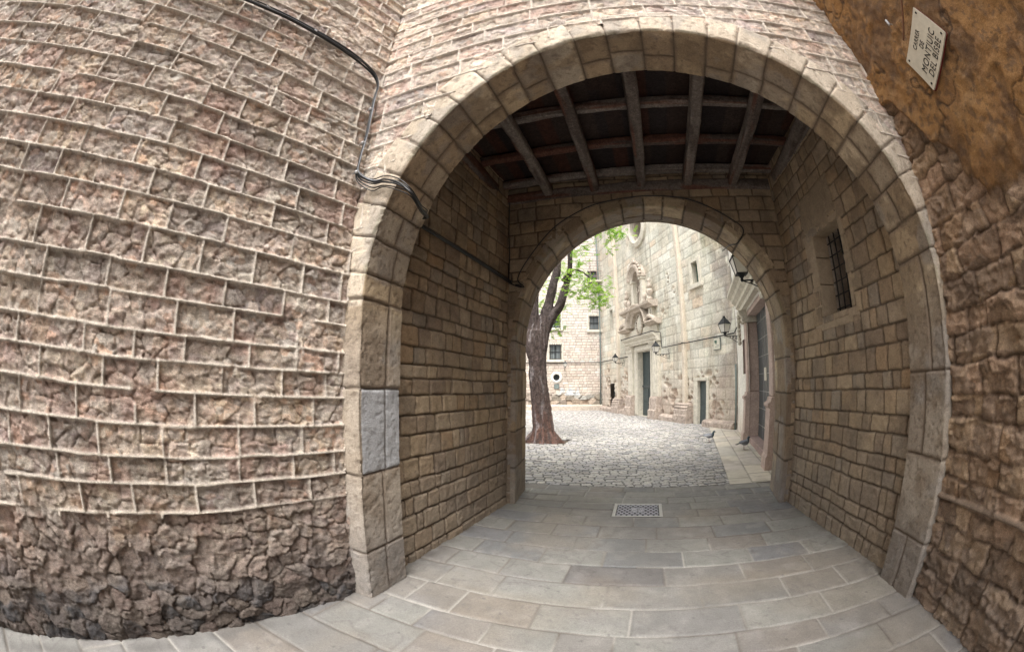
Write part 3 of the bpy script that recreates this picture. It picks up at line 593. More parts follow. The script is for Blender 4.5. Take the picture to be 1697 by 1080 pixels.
text('CARRER', .056, 0, .095, sg, 'letter'); text('DE', .062, 0, .033, sg, 'letter'); text('MONTJUIC', .084, 0, -.040, sg, 'letter', .78); text('DEL BISBE', .080, 0, -.113, sg, 'letter', .78)
wp = MB(); wp.tube(bez([(2.11, .72, 4.6), (2.11, .86, 3.95), (2.11, .96, 3.72), (2.11, 1.2, 3.56), (2.12, 1.30, 3.52)], 8), .008, 8)
tag(wp.build('conduit', material('rust_brown_conduit', (.16, .075, .04), attr=False, rough=.6)), 'thin rusty brown conduit dropping to the street name plate', 'pipe')
hk = empty('wall_hook', (2.13, 1.30, 3.68), label='small galvanised cable insulator hook on the ochre wall beside the street sign', cat='hook')
MB().lathe([(.006, -.03), (.014, -.02), (.010, -.008), (.015, 0), (.010, .012), (.014, .02), (.005, .03)], (-.05, 0, 0), 10).build('insulator', 'metal', hk, smooth=True)
MB().tube([(.0, 0, 0), (-.03, 0, .0), (-.05, 0, -.02)], .005, 6).build('bracket', 'metal', hk)

# ------------------------------------------------------------------ cables
def lp(u, z, h=.04):     # point on the left alley wall
    d = Vector((-.238, -.971, 0)); n = Vector((.971, -.238, 0)); return LA + d * u + n * h + Vector((0, 0, z))
cb = empty('cable_bundle', lp(0, 3.0), label='thick bundle of black cables along the left wall, down its corner and into the archway', cat='cables')
rnd = random.Random(4)
base = [(lp(6, 4.32, .07)), lp(3, 4.22, .07), lp(1.65, 4.185, .07), lp(1.03, 4.2, .07), lp(.49, 4.16, .07), lp(.18, 4.10, .07), lp(.06, 3.99, .075), lp(.05, 3.78, .07), lp(.045, 3.45, .07), lp(.06, 3.2, .065), lp(.05, 3.06, .07),
        Vector((-1.72, 1.95, 2.985)), Vector((-1.60, 1.94, 2.965)), Vector((-1.46, 1.94, 2.90)), Vector((-1.37, 1.97, 2.82)), Vector((-1.42, 2.18, 2.80)), Vector((-1.52, 2.42, 2.86)), Vector((-1.80, 2.52, 2.95)), Vector((-1.80, 2.9, 2.97)), Vector((-1.77, 3.9, 2.975)), Vector((-1.70, 4.75, 2.95)), Vector((-1.66, 4.83, 2.93))]
for k in range(9):
    pts = []; ph = 6.28 * k / 9
    for i, b in enumerate(base):
        s_ = .021 if i < 11 else .017
        off = Vector((0, 0, 1)) * math.cos(ph + i * .4) * s_ + Vector((.5, -.4, 0)) * math.sin(ph + i * .4) * s_ + Vector((rnd.uniform(-1, 1), rnd.uniform(-1, 1), rnd.uniform(-1, 1))) * .006
        if 10 <= i <= 16: off += Vector((0, -.004, (k - 4) * .008 * (1.6 if i in (11, 12, 13) else 1)))
        pts.append(Vector(b) + off - cb.location)
    MB().tube(bez(pts, 8), rnd.choice([.0042, .005, .0065]), 6).build('cable', 'cablegrey' if k == 6 else 'cable', cb, smooth=True)
for (u, z) in ((1.3, 4.2), (.8, 4.19), (.3, 4.13), (.05, 3.7), (.05, 3.35), (.055, 3.08)):
    mbc = MB(); p = lp(u, z, .06) - cb.location; mbc.lathe([(.0, -.012), (.02, -.012), (.026, 0), (.02, .012), (0, .012)], tuple(p), 8)
    mbc.tube([p + Vector((-.05, 0, 0)), p + Vector((.02, -.02, .0))], .006, 6)
    mbc.build('clip', 'metal', cb)
# single cable over the rear arch
pts = [(-1.70, 4.855, 2.93), (-1.60, 4.85, 2.88), (-1.50, 4.85, 2.865), (-1.585, 4.85, 2.98)]
pts += [(-1.44, 4.85, 3.24), (-1.102, 4.85, 3.63), (-.722, 4.85, 3.857), (-.387, 4.85, 3.961), (.15, 4.85, 4.01), (.68, 4.85, 3.956), (1.036, 4.85, 3.812), (1.346, 4.85, 3.618), (1.465, 4.85, 3.50), (1.44, 4.88, 3.40), (1.36, 4.93, 3.32), (1.30, 5.1, 3.36), (1.30, 5.6, 3.45)]
tag(MB().tube(bez(pts, 8), .008, 6).build('cable', 'cable', smooth=True), 'single black cable looping over the rear arch of the passage', 'cable')
tag(MB().tube(bez([(-1.70, 4.855, 4.12), (-1.71, 4.85, 3.7), (-1.70, 4.85, 3.3), (-1.71, 4.84, 2.96)], 8), .008, 6).build('cable', 'cable', smooth=True), 'black cable dropping down the back left corner of the passage from the ceiling', 'cable')
tag(MB().tube(bez([(-1.62, 4.86, 2.90), (-1.55, 4.88, 2.88), (-1.56, 5.1, 2.86), (-1.62, 5.5, 2.84), (-1.62, 5.66, 2.82)], 8), .014, 6).build('cable', 'cable', smooth=True), 'short thick cable passing under the left side of the rear arch', 'cable')

# ------------------------------------------------------------------ manhole cover
mh = empty('manhole_cover', ((MH[0] + MH[1]) / 2, (MH[2] + MH[3]) / 2, 0), label='square cast iron utility cover with raised tread set in the paving', cat='manhole cover')
hw, hd = (MH[1] - MH[0]) / 2, (MH[3] - MH[2]) / 2
def tread(U, V):
    g = .0; a = (U * 15 + np.floor(V * 17) * .5) % 1; b = (V * 17) % 1
    up = (sst(.1, .25, a) * sst(.9, .75, a)) * (sst(.2, .35, b) * sst(.85, .7, b))
    cpl = (np.abs(U) < .085) & (np.abs(V) < .09); rim = (np.abs(U) > hw - .05) | (np.abs(V) > hd - .05)
    gap = ((np.abs(np.abs(U) - (hw - .045)) < .005) & (np.abs(V) < hd - .04)) | ((np.abs(np.abs(V) - (hd - .045)) < .005) & (np.abs(U) < hw - .04))
    mid = cpl & (np.abs(U) < .005)
    lt = sst(.5, .55, vn(U * 90, V * 60, 5)); up = np.where(cpl, .5 + .4 * lt, up); up = np.where(rim, .8, up); up = np.where(gap | mid, -1.5, up)
    c = np.zeros(U.shape + (3,)) + np.array((.02, .02, .03)); c = mixc(c, (.40, .40, .44), np.clip(up, 0, 1)); c = mixc(c, (.40, .39, .37), rim * 1.); c = mixc(c, (.02, .02, .02), (gap | mid) * 1.)
    return up * .009, c
sheet('cast_plate', np.linspace(-hw, hw, 180), np.linspace(-hd, hd, 170), tread, material('cast_iron', attr=True, rough=.6, metal=.1, var=.1, spec=.6, bump=.2), mh, pos=lambda U, V, h: np.stack([U, V, h - .004], -1), flip=True)

# ------------------------------------------------------------------ church
CA = Vector((3.2, 13.0, 0)); cang = math.atan2(12.0, -5.8)
ch = empty('church', CA, cang, label='pale baroque stone church facade with shrapnel scars and a carved portal on the plaza', cat='church')
def holes(rects):
    def f(u, v):
        m = np.zeros(u.shape, bool)
        for a, b, c, d in rects: m |= (u > a) & (u < b) & (v > c) & (v < d)
        return m
    return f
CH = [(6.42, 7.86, -1, 3.13), (1.87, 2.47, -1, 1.62), (2.0, 2.43, 5.25, 6.12), (11.35, 11.8, 4.84, 5.94), (11.28, 11.9, .2, 1.62)]
OC = (7.05, 9.40)
def church_hole(u, v): return holes(CH)(u, v) | (np.hypot(u - OC[0], v - OC[1]) < .72) | (((u > 7.02) & (u < 7.78)) & (v > 5.35) & (v < 6.75)) | ((np.hypot(u - 7.40, v - 6.75) < .38))
def church(U, V):
    zb = courses(41, -.05, 14, .30, .42); du, dv, bid, row, lu = ashlar(U, V, zb, .45, 1.0, 41); d = np.minimum(du, dv)
    jm = 1 - sst(.008, .03, d)
    c = pal((bid * 9.7) % 1, [(.64, .60, .51), (.69, .65, .55), (.59, .565, .49), (.65, .60, .50), (.70, .67, .59), (.62, .59, .51), (.64, .55, .44), (.64, .62, .54)])
    c = mixc(c, (.58, .42, .30), (((bid * 31) % 1) > .92) * .35)
    c = mixc(c, (.52, .49, .40), sst(.5, .7, fbm(U * .8, V * .8, 405)) * .4); c = mixc(c, (.50, .50, .41), sst(.52, .72, fbm(U * 1.5, V * .5, 406)) * .35)
    # corner stones, dark and weathered
    dk = sst(2.0, .3, U + 1.6 * (fbm(U * 1.5, V * 1.5, 407) - .5)) * sst(.46, .56, fbm(U * 1.4, V * 1.1, 409, 4)); c = mixc(c, (.20, .165, .15), dk * .75)
    stk = sst(.56, .70, fbm(U * 5, V * .35, 416, 4)) * sst(.4, .6, fbm(U * .7, V * .4, 417)); c = mixc(c, (.33, .31, .26), stk * .65); c = mixc(c, (.40, .38, .31), sst(.50, .66, fbm(U * .9, V * .9, 418, 5)) * .5)
    gs = sst(.55, .65, fbm(U * 2.2, V * .6, 415)) * sst(5.5, 7, V) * sst(3, 1, U); c = mixc(c, (.20, .20, .10), gs * .6)
    lowd = sst(3.2, .6, V + .8 * (fbm(U, V, 411) - .5)); c = mixc(c, (.55, .45, .37), lowd * .5)
    # shrapnel scars: pits cut into the stone
    cr = np.zeros(U.shape)
    for s_, sc_, th_ in ((421, 1.5, .30), (431, 2.4, .34), (441, 4.2, .38)):
        f1, f2, hh, ox, oy = wor(U * sc_ * .6 + .35 * vn(U * 5, V * 5, s_), V * sc_ + .35 * vn(U * 5, V * 5, s_ + 1), s_)
        cr = np.maximum(cr, sst(th_, th_ * .35, f1) * (hh > .45))
    dens = sst(2.9, 1.4, V + 1.5 * (fbm(U * .5, V * .5, 451) - .5)) * sst(.3, 1.5, U) * sst(13.2, 12, U)
    dens = np.maximum(dens * .9, dens * sst(4.0, 1.0, np.abs(U - 7)) ); near = sst(4.5, 1.5, np.abs(U - 7.3)) * sst(2.2, 1.0, V)
    cr = cr * sst(.10, .35, dens * (.55 + .45 * near) + (fbm(U * 1.3, V * 1.3, 461) - .5) * .8)
    c = mixc(c, (.30, .21, .15), np.clip(cr * 1.1, 0, 1) * .85); c = mixc(c, (.46, .40, .32), sst(.52, .66, fbm(U * 2.1, V * 1.2, 463, 5)) * .45); c = mixc(c, (.42, .33, .27), sst(2.2, .2, V) * sst(.42, .58, fbm(U * 1.7, V * 1.7, 465, 5)) * .65); c = mixc(c, (.36, .28, .23), (near * sst(1.6, .3, V)) * .6)
    c = c * (1 - jm * .25)[..., None]
    h = -.012 * jm - cr * .07 + (fbm(U * 4, V * 4, 471) - .5) * (.02 + .04 * near)
    return h, c
us = np.arange(-.0, 13.9, .035); vs = np.concatenate([np.arange(-.1, 8, .035), np.arange(8, 14, .07)])
sheet('facade', us, vs, church, 'far', ch, hole=church_hole)
MB().box(-.0, 14, -1.2, -.62, -.3, 14).build('nave_wall', 'stoned', ch)
# end of church that closes behind the corner
MB().box(-.02, .0, -4, -.06, -.3, 14).build('return_wall', 'stonep', ch)
# pilasters
def pil(x0, x1, nm='pilaster'):
    p = MB(); p.box(x0, x1, -.05, .16, .74, 14); p.build(nm, material('pilaster_stone', (.56, .49, .40), attr=False, bump=.5, bscale=14, bdist=.02, var=.14, vscale=2), ch, bevel=.02)
pil(3.22, 3.40); pil(10.35, 10.55)
def mould(x0, x1, prof, name, mat, parent, bevel=.0): return MB().xprism(prof, x0, x1).build(name, mat, parent, bevel=bevel)
PB = [(-.1, -.2), (.34, -.2), (.34, .30), (.31, .33), (.31, .52), (.26, .56), (.30, .62), (.22, .68), (.25, .73), (.17, .78), (-.1, .78)]
mould(2.85, 3.85, PB, 'pilaster_base', 'foot', ch, .02); mould(9.95, 10.95, PB, 'pilaster_base', 'foot', ch, .02)
PL = [(-.1, -.2), (.24, -.2), (.24, .16), (.16, .22), (-.1, .26)]
for a, b in ((0, 1.84), (3.99, 5.3), (9.0, 9.94), (10.96, 13.2)): mould(a, b, PL, 'plinth', 'foot', ch, .02)
# doors and windows
def door_leafs(parent, x0, x1, z0, z1, y, mat, lines=True):
    xm = (x0 + x1) / 2; d = empty('door', (0, 0, 0)); d.parent = parent
    for a, b in ((x0, xm - .008), (xm + .008, x1)):
        p = MB(); p.box(a, b, y, y + .05, z0, z1)
        w_ = b - a
        for (c0, c1) in ((z0 + .12, z0 + (z1 - z0) * .2), (z0 + (z1 - z0) * .23, z0 + (z1 - z0) * .42)):
            p.box(a + .07, b - .07, y + .05, y + .075, c0, c1)
        for k in range(5): xx = a + .05 + (w_ - .1) * k / 4.; p.box(xx - .006, xx + .006, y + .05, y + .06, z0 + (z1 - z0) * .5, z1)
        p.build('door_leaf', mat, d, bevel=.006)
    if lines:
        p = MB(); p.box(x0, x1, y + .05, y + .10, z0 + (z1 - z0) * .445, z0 + (z1 - z0) * .475); p.build('door_rail', 'darkdoor', d)
    return d
door_leafs(ch, 6.40, 7.88, 0, 3.14, -.28, 'door')
dr = empty('side_door', (0, 0, 0)); dr.parent = ch
MB().box(1.85, 2.49, -.17, -.12, -.1, 1.64).build('door_leaf', 'door', dr); MB().box(1.93, 2.41, -.12, -.105, .12, .7).box(1.93, 2.41, -.12, -.105, .8, 1.5).build('door_panel', 'door', dr, bevel=.01)
MB().box(2.47, 2.74, -.32, .03, -.1, 1.62).box(1.70, 1.87, -.32, .03, -.1, 1.62).box(1.70, 2.76, -.32, .035, 1.622, 1.75).build('door_frame', 'stonep', dr, bevel=.015)
dr = empty('side_door', (0, 0, 0)); dr.parent = ch; tag(dr, 'small dark doorway low at the far left end of the church')
MB().box(11.25, 11.95, -.3, -.26, .1, 1.66).build('door_leaf', 'darkdoor', dr); MB().box(11.62, 11.78, -.25, -.24, .9, 1.05).build('notice', 'white', dr)
def reveal(parent, x0, x1, z0, z1, mat='stonep', dp=.42, ft=.0, name='reveal'):
    p = MB(); t = .06; p.box(x0 - t, x0 + .004, -dp, -.02, z0, z1).box(x1 - .004, x1 + t, -dp, -.02, z0, z1).box(x0 - t, x1 + t, -dp, -.02, z1 - .004, z1 + t).box(x0 - t, x1 + t, -dp, -.02, z0 - t, z0 + .004); p.build(name, mat, parent)
reveal(ch, 6.42, 7.86, 0, 3.13)
def win(parent, x0, x1, z0, z1, y=-.3, pane='pane', frame='green', mull=1, tr=1, surround=0, bars=0, smat='stonep', sill=True):
    wn = empty('window', (0, 0, 0)); wn.parent = parent
    MB().box(x0 - .02, x1 + .02, y - .03, y, z0 - .02, z1 + .02).build('pane', pane, wn)
    f = MB(); t = .045
    f.box(x0, x0 + t, y, y + .05, z0, z1).box(x1 - t, x1, y, y + .05, z0, z1).box(x0 + t, x1 - t, y, y + .05, z0, z0 + t).box(x0 + t, x1 - t, y, y + .05, z1 - t, z1)
    for k in range(mull): xx = x0 + (x1 - x0) * (k + 1) / (mull + 1); f.box(xx - .02, xx + .02, y, y + .045, z0 + t, z1 - t)
    for k in range(tr): zz = z0 + (z1 - z0) * (k + 1) / (tr + 1); f.box(x0 + t, x1 - t, y, y + .04, zz - .015, zz + .015)
    f.build('frame', frame, wn)
    reveal(wn, x0, x1, z0, z1, smat, -y + .03)
    if surround:
        s_ = MB(); s_.box(x0 - surround, x0, -.01, .04, z0 - .1, z1 + .12).box(x1, x1 + surround, -.01, .04, z0 - .1, z1 + .12).box(x0, x1, -.01, .045, z1, z1 + .12); s_.build('surround', smat, wn, bevel=.01)
        if sill: MB().box(x0 - surround - .06, x1 + surround + .06, -.01, .12, z0 - .16, z0 - .002).build('sill', smat, wn, bevel=.01)
    if bars:
        b = MB()
        for k in range(bars): xx = x0 - .04 + (x1 - x0 + .08) * k / (bars - 1); b.tube([(xx, .07, z0 - .06), (xx, .07, z1 + .08)], .013, 5)
        for zz in (z0 + .05, (z0 + z1) / 2, z1 - .05): b.box(x0 - .06, x1 + .06, .06, .08, zz - .012, zz + .012)
        b.build('grille', 'grille', wn)
    return wn
win(ch, 2.0, 2.43, 5.25, 6.12, -.25, 'green', 'green', 0, 1, .2)
win(ch, 11.35, 11.8, 4.84, 5.94, -.25, 'pane', 'green', 0, 1)
# rose window
rw_ = empty('oculus', (OC[0], 0, OC[1])); rw_.parent = ch
def ring(r0, r1, y0, y1, n=36):
    p = MB(); V = []; F = []
    for k in range(n):
        a = 6.28318 * k / n; c_, s_ = math.cos(a), math.sin(a)
        V += [(r0 * c_, y0, r0 * s_), (r0 * c_, y1 - .05, r0 * s_), ((r0 * .6 + r1 * .4) * c_, y1, (r0 * .6 + r1 * .4) * s_), (r1 * c_, y1 - .08, r1 * s_), (r1 * c_, y0, r1 * s_)]
    for k in range(n):
        for j in range(4): F.append((k * 5 + j, k * 5 + j + 1, ((k + 1) % n) * 5 + j + 1, ((k + 1) % n) * 5 + j))
    return p.add(V, F)
ring(.70, 1.02, -.06, .2).build('stone_ring', 'stonep', rw_, smooth=False)
ring(.62, .72, -.6, -.02).build('reveal', 'stoned', rw_)
MB().prism([(.7 * math.cos(a), .7 * math.sin(a)) for a in np.linspace(0, 6.283, 33)[:-1]], -.5, -.45).build('pane', 'pane', rw_)
g_ = MB()
for k in range(8): a = math.pi * k / 8; g_.tube([(-.68 * math.cos(a), -.43, -.68 * math.sin(a)), (.68 * math.cos(a), -.43, .68 * math.sin(a))], .015, 5)
for r_ in (.25, .48): g_.tube([(r_ * math.cos(a), -.43, r_ * math.sin(a)) for a in np.linspace(0, 6.283, 25)], .012, 5)
g_.build('tracery', 'grille', rw_)
# carved portal
po = empty('portal', (0, 0, 0)); po.parent = ch
for xa, xb in ((5.50, 6.05), (8.30, 8.86)):
    p = MB(); p.box(xa, xb, -.03, .18, 1.0, 3.12).box(xa + .12, xb - .12, .18, .21, 1.15, 3.0); p.build('pilaster', 'stonep', po, bevel=.015)
    mould(xa - .08, xb + .08, [(-.1, -.2), (.38, -.2), (.38, .38), (.32, .42), (.30, .92), (.24, 1.0), (-.1, 1.0)], 'pedestal', 'foot', po, .015)
    mould(xa - .05, xb + .05, [(-.1, 3.12), (.2, 3.12), (.24, 3.2), (.22, 3.28), (.32, 3.38), (.36, 3.46), (-.1, 3.46)], 'capital', 'stonep', po)
p = MB(); p.box(6.06, 6.42, -.03, .08, 0, 3.13).box(7.86, 8.29, -.03, .08, 0, 3.13).box(6.06, 8.29, -.03, .085, 3.132, 3.42); p.box(6.2, 6.36, .08, .12, .1, 3.1).box(7.92, 8.08, .08, .12, .1, 3.1).box(6.2, 8.08, .085, .125, 3.18, 3.34); p.build('door_surround', 'stonep', po, bevel=.012)
mould(5.38, 9.0, [(-.1, 3.46), (.24, 3.46), (.24, 3.52), (.30, 3.56), (.30, 3.66), (.44, 3.74), (.46, 3.82), (-.1, 3.82)], 'cornice', 'stonep', po, .008)
mould(5.60, 8.75, [(-.1, 3.82), (.08, 3.82), (.10, 4.25), (-.1, 4.25)], 'frieze', 'stonep', po)
def arc_mould(cx, cz, r, a0, a1, prof, name, mat, n=16, xs=1):
    """profile in (radial, y) swept along an arc"""
    V = []; F = []; m = len(prof)
    for i in range(n + 1):
        a = R(a0 + (a1 - a0) * i / n)
        for (dr_, y) in prof: V.append((cx + xs * (r + dr_) * math.cos(a), y, cz + (r + dr_) * math.sin(a)))
    for i in range(n):
        for j in range(m): F.append((i * m + j, i * m + (j + 1) % m, (i + 1) * m + (j + 1) % m, (i + 1) * m + j))
    F += [tuple(range(m))[::-1], tuple(range(n * m, (n + 1) * m))]
    return MB().add(V, F).build(name, mat, po)
PR = [(-.14, -.1), (-.14, .18), (-.04, .26), (.02, .40), (.10, .46), (.14, .44), (.14, -.1)]
arc_mould(7.40, 4.25, 1.05, 8, 172, PR, 'pediment', 'stoned', 22, 1.0)
for sx_ in (-1, 1):
    mould(7.40 + sx_ * 1.62 - .52, 7.40 + sx_ * 1.62 + .52, [(-.1, 4.22), (.26, 4.22), (.34, 4.28), (.48, 4.34), (.36, 4.44), (-.1, 4.50)], 'pediment_wing', 'stoned', po)
    p = MB(); p.tube(bez([(7.4 + sx_ * 1.15, .3, 4.5), (7.4 + sx_ * 1.5, .36, 4.62), (7.4 + sx_ * 1.9, .36, 4.5), (7.4 + sx_ * 2.05, .3, 4.4)], 6), [.10] * 19, 8); p.build('scroll', 'stoned', po, smooth=True)
# oval cartouche
p = MB(); p.lathe([(.001, -.42), (.16, -.36), (.25, -.18), (.27, 0), (.25, .18), (.16, .36), (.001, .42)], (7.40, .08, 4.45), 14, 1, .5); p.build('cartouche', 'stonep', po, smooth=True)
p = MB(); rr_ = random.Random(9); p.tube([(7.4 + .33 * math.cos(a), .12, 4.45 + .5 * math.sin(a)) for a in np.linspace(0, 6.283, 25)], .035, 6)
for k in range(22): a = 6.283 * k / 22; p.lathe([(.001, -.05), (.045, -.03), (.06, 0), (.045, .03), (.001, .05)], (7.4 + .33 * math.cos(a), .14, 4.45 + .5 * math.sin(a)), 7)
p.build('garland', 'stoned', po, smooth=True)
mould(5.55, 9.15, [(-.1, 5.04), (.28, 5.04), (.34, 5.12), (.50, 5.18), (.52, 5.28), (.1, 5.36), (-.1, 5.36)], 'cornice', 'stoned', po, .008)
for xa in (5.85, 8.55):
    p = MB(); p.box(xa, xa + .36, -.03, .2, 4.45, 5.04).box(xa + .08, xa + .28, .2, .24, 4.55, 4.95); p.build('attic_pier', 'stonep', po, bevel=.01)
# niche
p = MB(); V = []; F = []; n = 12; zs = [5.36, 5.8, 6.3, 6.75]
for z in zs:
    for k in range(n + 1): a = math.pi * k / n; V.append((7.4 + .38 * math.cos(a), -.38 * math.sin(a), z))
for i in range(len(zs) - 1):
    for k in range(n): F.append((i * (n + 1) + k, i * (n + 1) + k + 1, (i + 1) * (n + 1) + k + 1, (i + 1) * (n + 1) + k))
b0 = len(V)
for j in range(1, 7):
    b_ = math.pi / 2 * j / 6
    for k in range(n + 1): a = math.pi * k / n; V.append((7.4 + .38 * math.cos(a) * math.cos(b_), -.38 * math.sin(a) * math.cos(b_), 6.75 + .38 * math.sin(b_)))
for j in range(6):
    o0 = 3 * (n + 1) if j == 0 else b0 + (j - 1) * (n + 1)
    for k in range(n): F.append((o0 + k, o0 + k + 1, b0 + j * (n + 1) + k + 1, b0 + j * (n + 1) + k))
V2 = len(V); V += [(7.02, -.38, 5.36), (7.78, -.38, 5.36), (7.78, .3, 5.36), (7.02, .3, 5.36)]; F.append((V2, V2 + 1, V2 + 2, V2 + 3))
p.add(V, F); p.build('niche', 'stoned', po, smooth=True)
for xa in (6.72, 7.84):
    p = MB(); p.box(xa, xa + .24, -.03, .20, 5.36, 6.62).box(xa - .04, xa + .28, -.03, .26, 5.36, 5.52).box(xa - .04, xa + .28, -.03, .28, 6.6, 6.78); p.build('niche_pilaster', 'stonep', po, bevel=.012)
arc_mould(7.40, 6.72, .62, 0, 180, [(-.22, -.1), (-.22, .22), (-.1, .30), (.0, .42), (.12, .42), (.16, -.1)], 'niche_hood', 'stoned', 20)
p = MB()
for k in range(13):
    a = math.pi * (k + .5) / 13; p.lathe([(.001, -.08), (.07, -.05), (.09, 0), (.07, .06), (.001, .1)], (7.4 + .74 * math.cos(a), .3, 6.78 + .74 * math.sin(a) * (1.1)), 7)
p.lathe([(.001, 0), (.12, .02), (.14, .12), (.08, .2), (.1, .26), (.001, .36)], (7.4, .25, 7.5), 8); p.build('crest', 'stoned', po, smooth=True)
# statue in the niche: robed standing figure
st = empty('statue', ch.matrix_basis @ Vector((7.4, -.08, 5.38)) if 0 else (0, 0, 0))
st.location = CA + Vector((math.cos(cang) * 7.4 - math.sin(cang) * -.08, math.sin(cang) * 7.4 + math.cos(cang) * -.08, 5.365)); st.rotation_euler = (0, 0, cang)
tag(st, 'carved stone robed saint standing in the niche above the church portal', 'statue')
p = MB(); p.lathe([(.19, 0), (.19, .08), (.17, .09), (.20, .12), (.19, .35), (.165, .6), (.15, .72), (.17, .88), (.175, 1.0), (.10, 1.08), (.05, 1.1), (.05, 1.14)], (0, 0, 0), 14, 1, .8)
p.tube(bez([(-.16, 0, 1.0), (-.21, .05, .85), (-.17, .14, .72), (-.04, .19, .78)], 5), [.06, .062, .062, .06, .058, .058, .056, .055, .055, .052, .05, .048, .045, .042, .04, .038], 8)
p.tube(bez([(.16, 0, 1.0), (.22, .04, .84), (.20, .12, .70), (.12, .18, .66)], 5), [.06, .062, .062, .06, .058, .058, .056, .055, .055, .052, .05, .048, .045, .042, .04, .038], 8)
p.build('robe', 'stoned', st, smooth=True)
MB().lathe([(.001, -.12), (.05, -.1), (.075, -.03), (.08, .03), (.065, .09), (.001, .13)], (0, .02, 1.25), 12, .9, 1).build('head', 'stoned', st, smooth=True)
# urn pinnacles
def urn():
    r_ = empty('stone_urn', (0, 0, 0)); MB().lathe([(.13, 0), (.13, .1), (.08, .14), (.07, .2), (.15, .32), (.17, .42), (.14, .52), (.07, .56)], (0, 0, 0), 12).build('vase', 'stoned', r_, smooth=True)
    MB().lathe([(.07, .56), (.12, .62), (.13, .7), (.08, .8), (.06, .86), (.09, .92), (.07, 1.0), (.001, 1.08)], (0, 0, 0), 12).build('finial', 'stoned', r_, smooth=True); return r_
def copy_tree(o, parent=None):
    c = o.copy(); COL.objects.link(c); c.parent = parent
    for q in [x for x in bpy.data.objects if x.parent == o]: copy_tree(q, c)
    return c
u0 = urn(); loc_u = lambda x, y, z: CA + Vector((math.cos(cang) * x - math.sin(cang) * y, math.sin(cang) * x + math.cos(cang) * y, z))
u0.location = loc_u(5.95, .2, 5.365); u0.rotation_euler = (0, 0, cang); tag(u0, 'weathered stone urn finial at the right end of the portal cornice', 'urn', 'urns on the church portal')
u1 = copy_tree(u0); u1.location = loc_u(8.72, .2, 5.365); u1['label'] = 'weathered stone urn finial at the left end of the portal cornice'
for i, x_ in enumerate((6.42, 8.3)):
    p = MB(); p.lathe([(.08, 0), (.1, .05), (.06, .12), (.11, .22), (.09, .34), (.04, .42), (.001, .46)], (0, 0, 0), 10)
    o = p.build('stone_finial', 'stoned', smooth=True); o.location = loc_u(x_, .25, 5.365)
    tag(o, ('small stone finial just right of the statue niche' if i == 0 else 'small stone finial just left of the statue niche'), 'finial', 'small finials beside the niche')
# cable along the church
pts = [(13.1, .06, 2.97), (10.6, .06, 2.98), (10.45, .2, 2.98), (10.3, .06, 2.99), (9.05, .06, 3.0), (8.95, .06, 3.5), (8.95, .5, 3.85), (5.4, .5, 3.86), (5.3, .08, 3.8), (5.25, .06, 3.12), (3.5, .06, 3.13), (3.31, .2, 3.13), (3.1, .06, 3.12), (1.5, .05, 3.12), (.05, .05, 3.11)]
o = MB().tube([tuple(loc_u(*q)) for q in pts], .022, 6).build('cable', 'grille', smooth=True); tag(o, 'black cable run strung along the church facade at lamp height', 'cable')
# plaque near the corner lamp
pq = empty('wall_plaque', loc_u(1.08, .03, 2.86), cang, label='small white tiled plaque fixed under the corner lamp on the church wall', cat='plaque')
MB().box(-.19, .19, 0, .03, -.18, .2).build('plate', 'white', pq, bevel=.005)
MB().box(-.21, .21, -.01, .02, -.20, .22).build('rim', 'pipe', pq)
p = MB(); p.box(-.02, .12, .03, .034, .04, .13).box(.0, .06, .03, .034, .0, .04); p.build('emblem', 'green', pq)
p = MB(); p.box(-.14, .02, .03, .034, -.06, -.04).box(-.12, .1, .03, .034, -.11, -.09); p.build('faded_lines', 'pipe', pq)
# downpipe in the corner
o = MB().tube([tuple(loc_u(-.04, .10, z)) for z in (0, 1, 2.1)], .035, 8).build('downpipe', 'pipe', smooth=True); tag(o, 'grey green downpipe in the corner between church and school', 'pipe')

